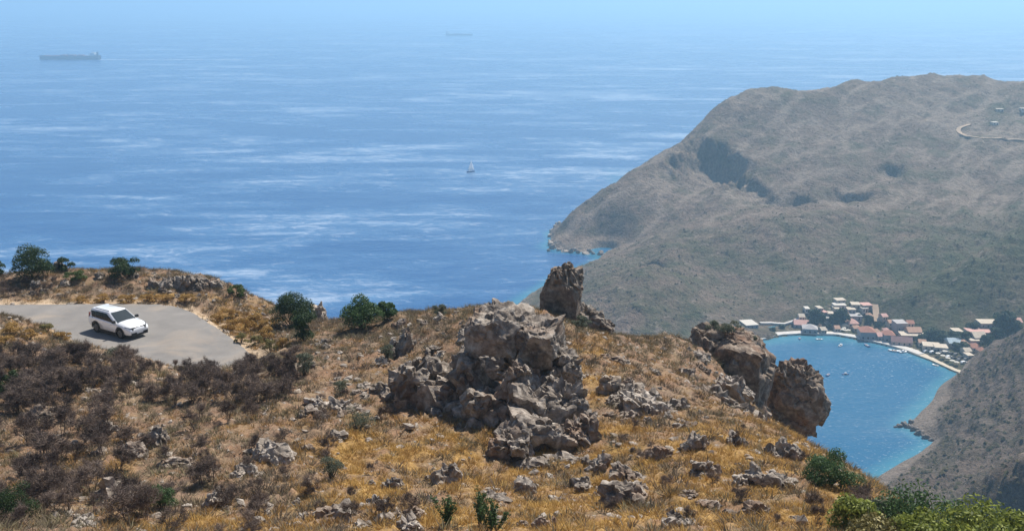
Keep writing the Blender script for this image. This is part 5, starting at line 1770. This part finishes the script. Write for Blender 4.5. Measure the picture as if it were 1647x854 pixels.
VT = [bush_meshes(7000 + k, 8.0, 8.5, 3600, 0.85, 'leaf_village', 18) for k in range(4)]
VTREE = [(1310, 527, 25, 30, 'biggest dark tree in the village behind the waterfront hall'), (1350, 525, 24, 26, 'second dark tree in the middle of the village'), (1340, 522, 14, 18, 'tree leaning on the second dark tree'),
         (1396, 520, 12, 12, 'small tree below the dirt track'), (1410, 530, 11, 11, 'small tree right of the pink roof'), (1495, 545, 24, 16, 'broad tree left of the small white roof'), (1515, 548, 24, 17, 'broad tree in the green belt behind the cafe'),
         (1535, 549, 22, 15, 'tree in the green belt under the small white roof'), (1552, 548, 20, 15, 'tree at the end of the green belt'), (1480, 552, 16, 13, 'dark tree behind the white awnings'), (1613, 533, 30, 32, 'big round tree beside the villa'),
         (1586, 562, 20, 22, 'dark tree below the long white roof'), (1632, 533, 22, 16, 'tree right of the big round one'), (1562, 532, 18, 12, 'tree left of the villa'), (1545, 562, 20, 12, 'low tree behind the beach'), (1602, 545, 20, 16, 'tree at the foot of the near slope'),
         (1258, 528, 10, 6, 'bush on the rough ground by the far quay'), (1242, 533, 10, 6, 'bush near the lone white building'), (1332, 529, 9, 8, 'small tree at the quay steps'), (1382, 515, 10, 9, 'small tree behind the pink roof')]
for i, (px, py, w, h, lab) in enumerate(VTREE):
    p = pick_far(px, py)
    if p is None: continue
    s = np.linalg.norm(p - [0, 0, CAMZ]) / FPX
    o = tag(empty('village_tree', p, i * 1.7), lab, 'tree', 'trees of the bay village')
    o.scale = (w * s / 7.2, w * s / 7.2, h * s / 7.6)
    obj('crown', VT[i % 4][0], o); obj('trunk', VT[i % 4][1], o)

M['quay'] = plain('quay_concrete', (0.56, 0.53, 0.49), 0.9, 0.15, 0.12, 0.3)
M['sand'] = plain('beach_sand', (0.55, 0.47, 0.36), 0.95, 0.1, 0.1, 0.3)
M['dirt'] = plain('dirt_track', (0.42, 0.32, 0.23), 0.95, 0.1, 0.1, 0.3)


def polyline(P, step):
    P = np.asarray(P, float); out = []
    for a, b in zip(P[:-1], P[1:]):
        n = max(1, int(np.linalg.norm(b - a) / step))
        for k in range(n): out.append(a + (b - a) * k / n)
    out.append(P[-1]); return np.array(out)


def strip(name, label, pts, width, mat, lift=0.25, step=4.0, flatz=None, wall=0.0, inland=None):
    P = polyline(pts, step)[:, :2]
    T = np.gradient(P, axis=0); T /= np.linalg.norm(T, axis=1)[:, None] + 1e-9
    N = np.stack([-T[:, 1], T[:, 0]], 1)
    if inland is not None: A, B_ = P, P + N * inland
    else: A, B_ = P - N * width / 2, P + N * width / 2
    b = MB()
    for a, c in zip(A, B_):
        za, zc = (far_h([a[0]], [a[1]])[0] + lift, far_h([c[0]], [c[1]])[0] + lift) if flatz is None else (flatz, flatz)
        zl = max(za, zc) if flatz is None else flatz
        b.v += [(*a, zl), (*c, zl), (*a, zl - 1.2 - wall), (*c, zl - 1.2 - wall)]
    for i in range(len(P) - 1):
        k, j = 4 * i, 4 * i + 4
        b.f += [(k, j, j + 1, k + 1), (k, k + 2, j + 2, j), (k + 1, j + 1, j + 3, k + 3)]
    tag(b.build(name, M[mat]), label, None, None, 'structure')


def picks(L): return [pick_far(*q) for q in L]


quay_pts = [sea_pt(*q) for q in [(1222, 549), (1240, 544), (1258, 540.5), (1290, 538.5), (1345, 540), (1385, 547), (1420, 555), (1450, 563), (1478, 573)]]
strip('quay', 'pale concrete quay curving along the village waterfront', quay_pts, 5, 'quay', flatz=1.25, wall=1.0, inland=5.5)
beach_pts = [sea_pt(*q) for q in [(1440, 560.5), (1458, 566), (1476, 573), (1495, 580), (1515, 589), (1532, 597), (1545, 602)]]
strip('beach', 'narrow sandy beach at the end of the bay', beach_pts, 10, 'sand', flatz=0.95, wall=0.2, inland=12)
strip('dirt_track', 'steep pale dirt track climbing behind the village', picks([(1411, 521), (1409, 512), (1408, 503), (1407, 494)]), 4.2, 'dirt', 0.5)
strip('hill_road', 'pale road with a hairpin bend high on the headland', picks([(1665, 228), (1640, 226), (1610, 224), (1580, 222.5), (1560, 221), (1548, 218), (1541, 212), (1543, 208), (1550, 204), (1560, 201.5)]), 4.2, 'dirt', 0.35, 6)
strip('village_path', 'pale stepped path rising from the quay beside the hall', picks([(1318, 537), (1328, 530), (1338, 524)]), 3.5, 'quay', 0.4)
strip('village_path', 'pale path between the terrace and the quay', picks([(1340, 538), (1350, 530), (1362, 526), (1376, 526)]), 3.5, 'quay', 0.4)
strip('shore_path', 'pale wall path behind the rough ground at the far quay', picks([(1222, 522), (1240, 521), (1262, 522), (1275, 519), (1284, 514)]), 2.5, 'quay', 0.6)

# parasols and parked cars at the back of the beach
M['parasol'] = plain('parasol_cloth', (0.62, 0.58, 0.50), 0.9)
PAR = [(1508, 574), (1516, 577), (1524, 581), (1531, 585), (1538, 589), (1519, 571), (1354, 535), (1359, 536), (1364, 536), (1357, 533)]
pm = MB()
for k in range(8):
    a, c = k * math.pi / 4, (k + 1) * math.pi / 4
    pm.poly([(0, 0, 2.7), (1.6 * math.cos(a), 1.6 * math.sin(a), 2.1), (1.6 * math.cos(c), 1.6 * math.sin(c), 2.1)])
pmesh = pm.mesh('canopy', M['parasol']); pole = MB().tube((0, 0, -.3), (0, 0, 2.65), .05, .04, 6).mesh('pole', M['boat_wood'])
for i, q in enumerate(PAR):
    p = pick_far(*q)
    if p is None: continue
    p[2] = max(p[2], 0.45 if i < 6 else p[2])
    o = tag(empty('parasol', p, i), 'cream parasol on the sandy beach' if i < 6 else 'cream parasol on the waterfront terrace', 'parasol', 'beach parasols' if i < 6 else 'terrace parasols')
    obj('canopy', pmesh, o); obj('pole', pole, o)
cb = MB(); prof = [(-2.1, .3), (2.1, .3), (2.1, .75), (1.2, .9), (.5, 1.4), (-1.4, 1.42), (-2.05, .95)]
cb.prism([(x, -.85, z) for x, z in prof], (0, 1.7, 0)); cbody = [cb.mesh('body', m) for m in (M['boat_white'], M['ship_hull'], M['alloy'])]
wh = MB()
wmesh = MB().tube((0, -.1, 0), (0, .1, 0), .32, .32, 12).mesh('wheel', M['tyre'])
gm = MB().prism([(x, -.87, z) for x, z in [(-1.8, .95), (1.05, .93), (.45, 1.34), (-1.35, 1.36)]], (0, 1.74, 0)).mesh('window', M['window_dark'])
VC = [(1500, 568), (1507, 567), (1514, 568.5), (1522, 569), (1530, 570), (1537, 572), (1526, 575), (1534, 578), (1542, 581), (1550, 584), (1545, 577), (1553, 580), (1490, 566)]
for i, q in enumerate(VC):
    p = pick_far(*q)
    if p is None: continue
    o = tag(empty('village_car', p, 0.4 + 0.2 * (i % 3)), ('white', 'dark', 'silver')[i % 3] + ' car in the parking rows behind the beach', 'car', ('white', 'dark', 'silver')[i % 3] + ' cars parked behind the beach')
    obj('body', cbody[i % 3], o); obj('window', gm, o)
    for wx in (-1.3, 1.3):
        for sy in (-.78, .78): obj('wheel', wmesh, o, (wx, sy, .32))

# rocks along the shores
SH = [(1446, 686, 9, 6), (1452, 684, 10, 9), (1460, 687, 12, 8), (1470, 692, 12, 8), (1440, 687, 5, 3), (1478, 698, 14, 9), (1490, 704, 12, 8), (1498, 708, 10, 6), (1466, 681, 10, 7)]
for i, (px, py, w, h) in enumerate(SH):
    p = at_z(px, py); s = np.linalg.norm(p - [0, 0, CAMZ]) / FPX
    big = w > 11
    q, F = rock_shape(5100 + i, (w * s, w * s * .8, h * s * 1.6), 3, 6, 0.28, 0.2)
    tag(obj('shore_rock', mesh_np('shore_rock', q, F, M['shore_rock']), None, p), 'dark jagged shore rock at the little point under the near hillside', 'rock', 'shore rocks of the little point')
TIP = [(889, 374), (887, 381), (887, 388), (888, 394), (889, 400), (898, 403), (908, 405), (918, 406), (930, 407), (942, 408), (954, 409), (966, 410), (976, 411), (984, 411), (893, 368), (898, 363), (882, 404), (904, 401), (924, 404), (948, 406)]
for i, (px, py) in enumerate(TIP):
    p = at_z(px, py); s = np.linalg.norm(p - [0, 0, CAMZ]) / FPX
    w, h = 9 + 4 * math.sin(i * 2.3), 7 + 3 * math.cos(i * 1.7)
    q, F = rock_shape(5300 + i, (w * s, w * s * .9, h * s * 1.4), 3, 6, 0.28, 0.3)
    tag(obj('tip_rock', mesh_np('tip_rock', q, F, M['limestone'] if i % 3 else M['limestone_pale']), None, p), 'grey shore rock along the waterline of the headland tip', 'rock', 'shore rocks of the headland tip')

OCT = (np.array([[1, 0, 0], [.3, .95, 0], [-.8, .6, 0], [-.8, -.6, 0], [.3, -.95, 0], [.1, .1, 1.]], np.float32), np.array([[0, 1, 5], [1, 2, 5], [2, 3, 5], [3, 4, 5], [4, 0, 5]], np.int32))

# scrub dotted over the hills (uncountable)
def hill_scrub(name, label, n, hf, x0, x1, y0, y1, smin, smax, seed, zmin):
    r = np.random.default_rng(seed)
    x, y = r.uniform(x0, x1, n), r.uniform(y0, y1, n)
    z, green, rock, _ = hf(x, y, True)
    px, py = to_px(x, y, z)
    clump = n2(x, y, 30.0, 3, 15.0)
    ok = (z > zmin) & (px > 800) & (px < 1700) & (r.uniform(size=n) < np.clip(0.30 + 0.9 * green + 0.7 * clump - 0.8 * rock, 0.05, 1))
    vil = (py > 490) & (px > 1200) & (px < 1600) & (hf is far_h)
    ok &= ~vil
    x, y, z = x[ok], y[ok], z[ok]; n = len(x)
    V, F = OCT
    s = smin + (smax - smin) * r.uniform(0, 1, n) ** 2.2
    P = V[None] * (1 + 0.35 * r.normal(size=(n, len(V), 1))) * [1, 1, .75]
    P = P * s[:, None, None] + np.stack([x, y, z + .25 * s], 1)[:, None, :]
    tint = np.clip(r.normal(.4, .25, n) + 0.3 * clump[ok], 0, 1)
    me = mesh_np(name, P.reshape(-1, 3), (F[None] + (np.arange(n) * len(V))[:, None, None]).reshape(-1, 3), M['far_scrub'], False, {'tint': np.repeat(tint, len(V))})
    tag(obj(name, me), label, None, None, 'stuff')


hill_scrub('headland_scrub', 'dark low scrub dotted over the headland and valley slopes', 30000, far_h, 40, 720, 600, 1330, 0.3, 1.05, 21, 5.0)
hill_scrub('hillside_scrub', 'dark low scrub dotted over the near side hill of the bay', 26000, bh_h, 120, 380, 270, 600, 0.35, 1.25, 22, 4.0)


# ------------------------------------------------------------------ air
def build_haze():
    b = MB().box(-30500, 30500, -5000, 57500, -6.5, 240)
    t = NT('haze_air')
    v = t.n('ShaderNodeVolumePrincipled')
    v.inputs['Color'].default_value = (0.47, 0.76, 1.0, 1)
    v.inputs['Density'].default_value = 0.00024
    v.inputs['Anisotropy'].default_value = 0.35
    t.l(v.outputs[0], t.out.inputs['Volume'])
    o = b.build('haze', t.m)
    tag(o, 'pale blue sea haze thickening towards the horizon', None, None, 'stuff')


build_haze()
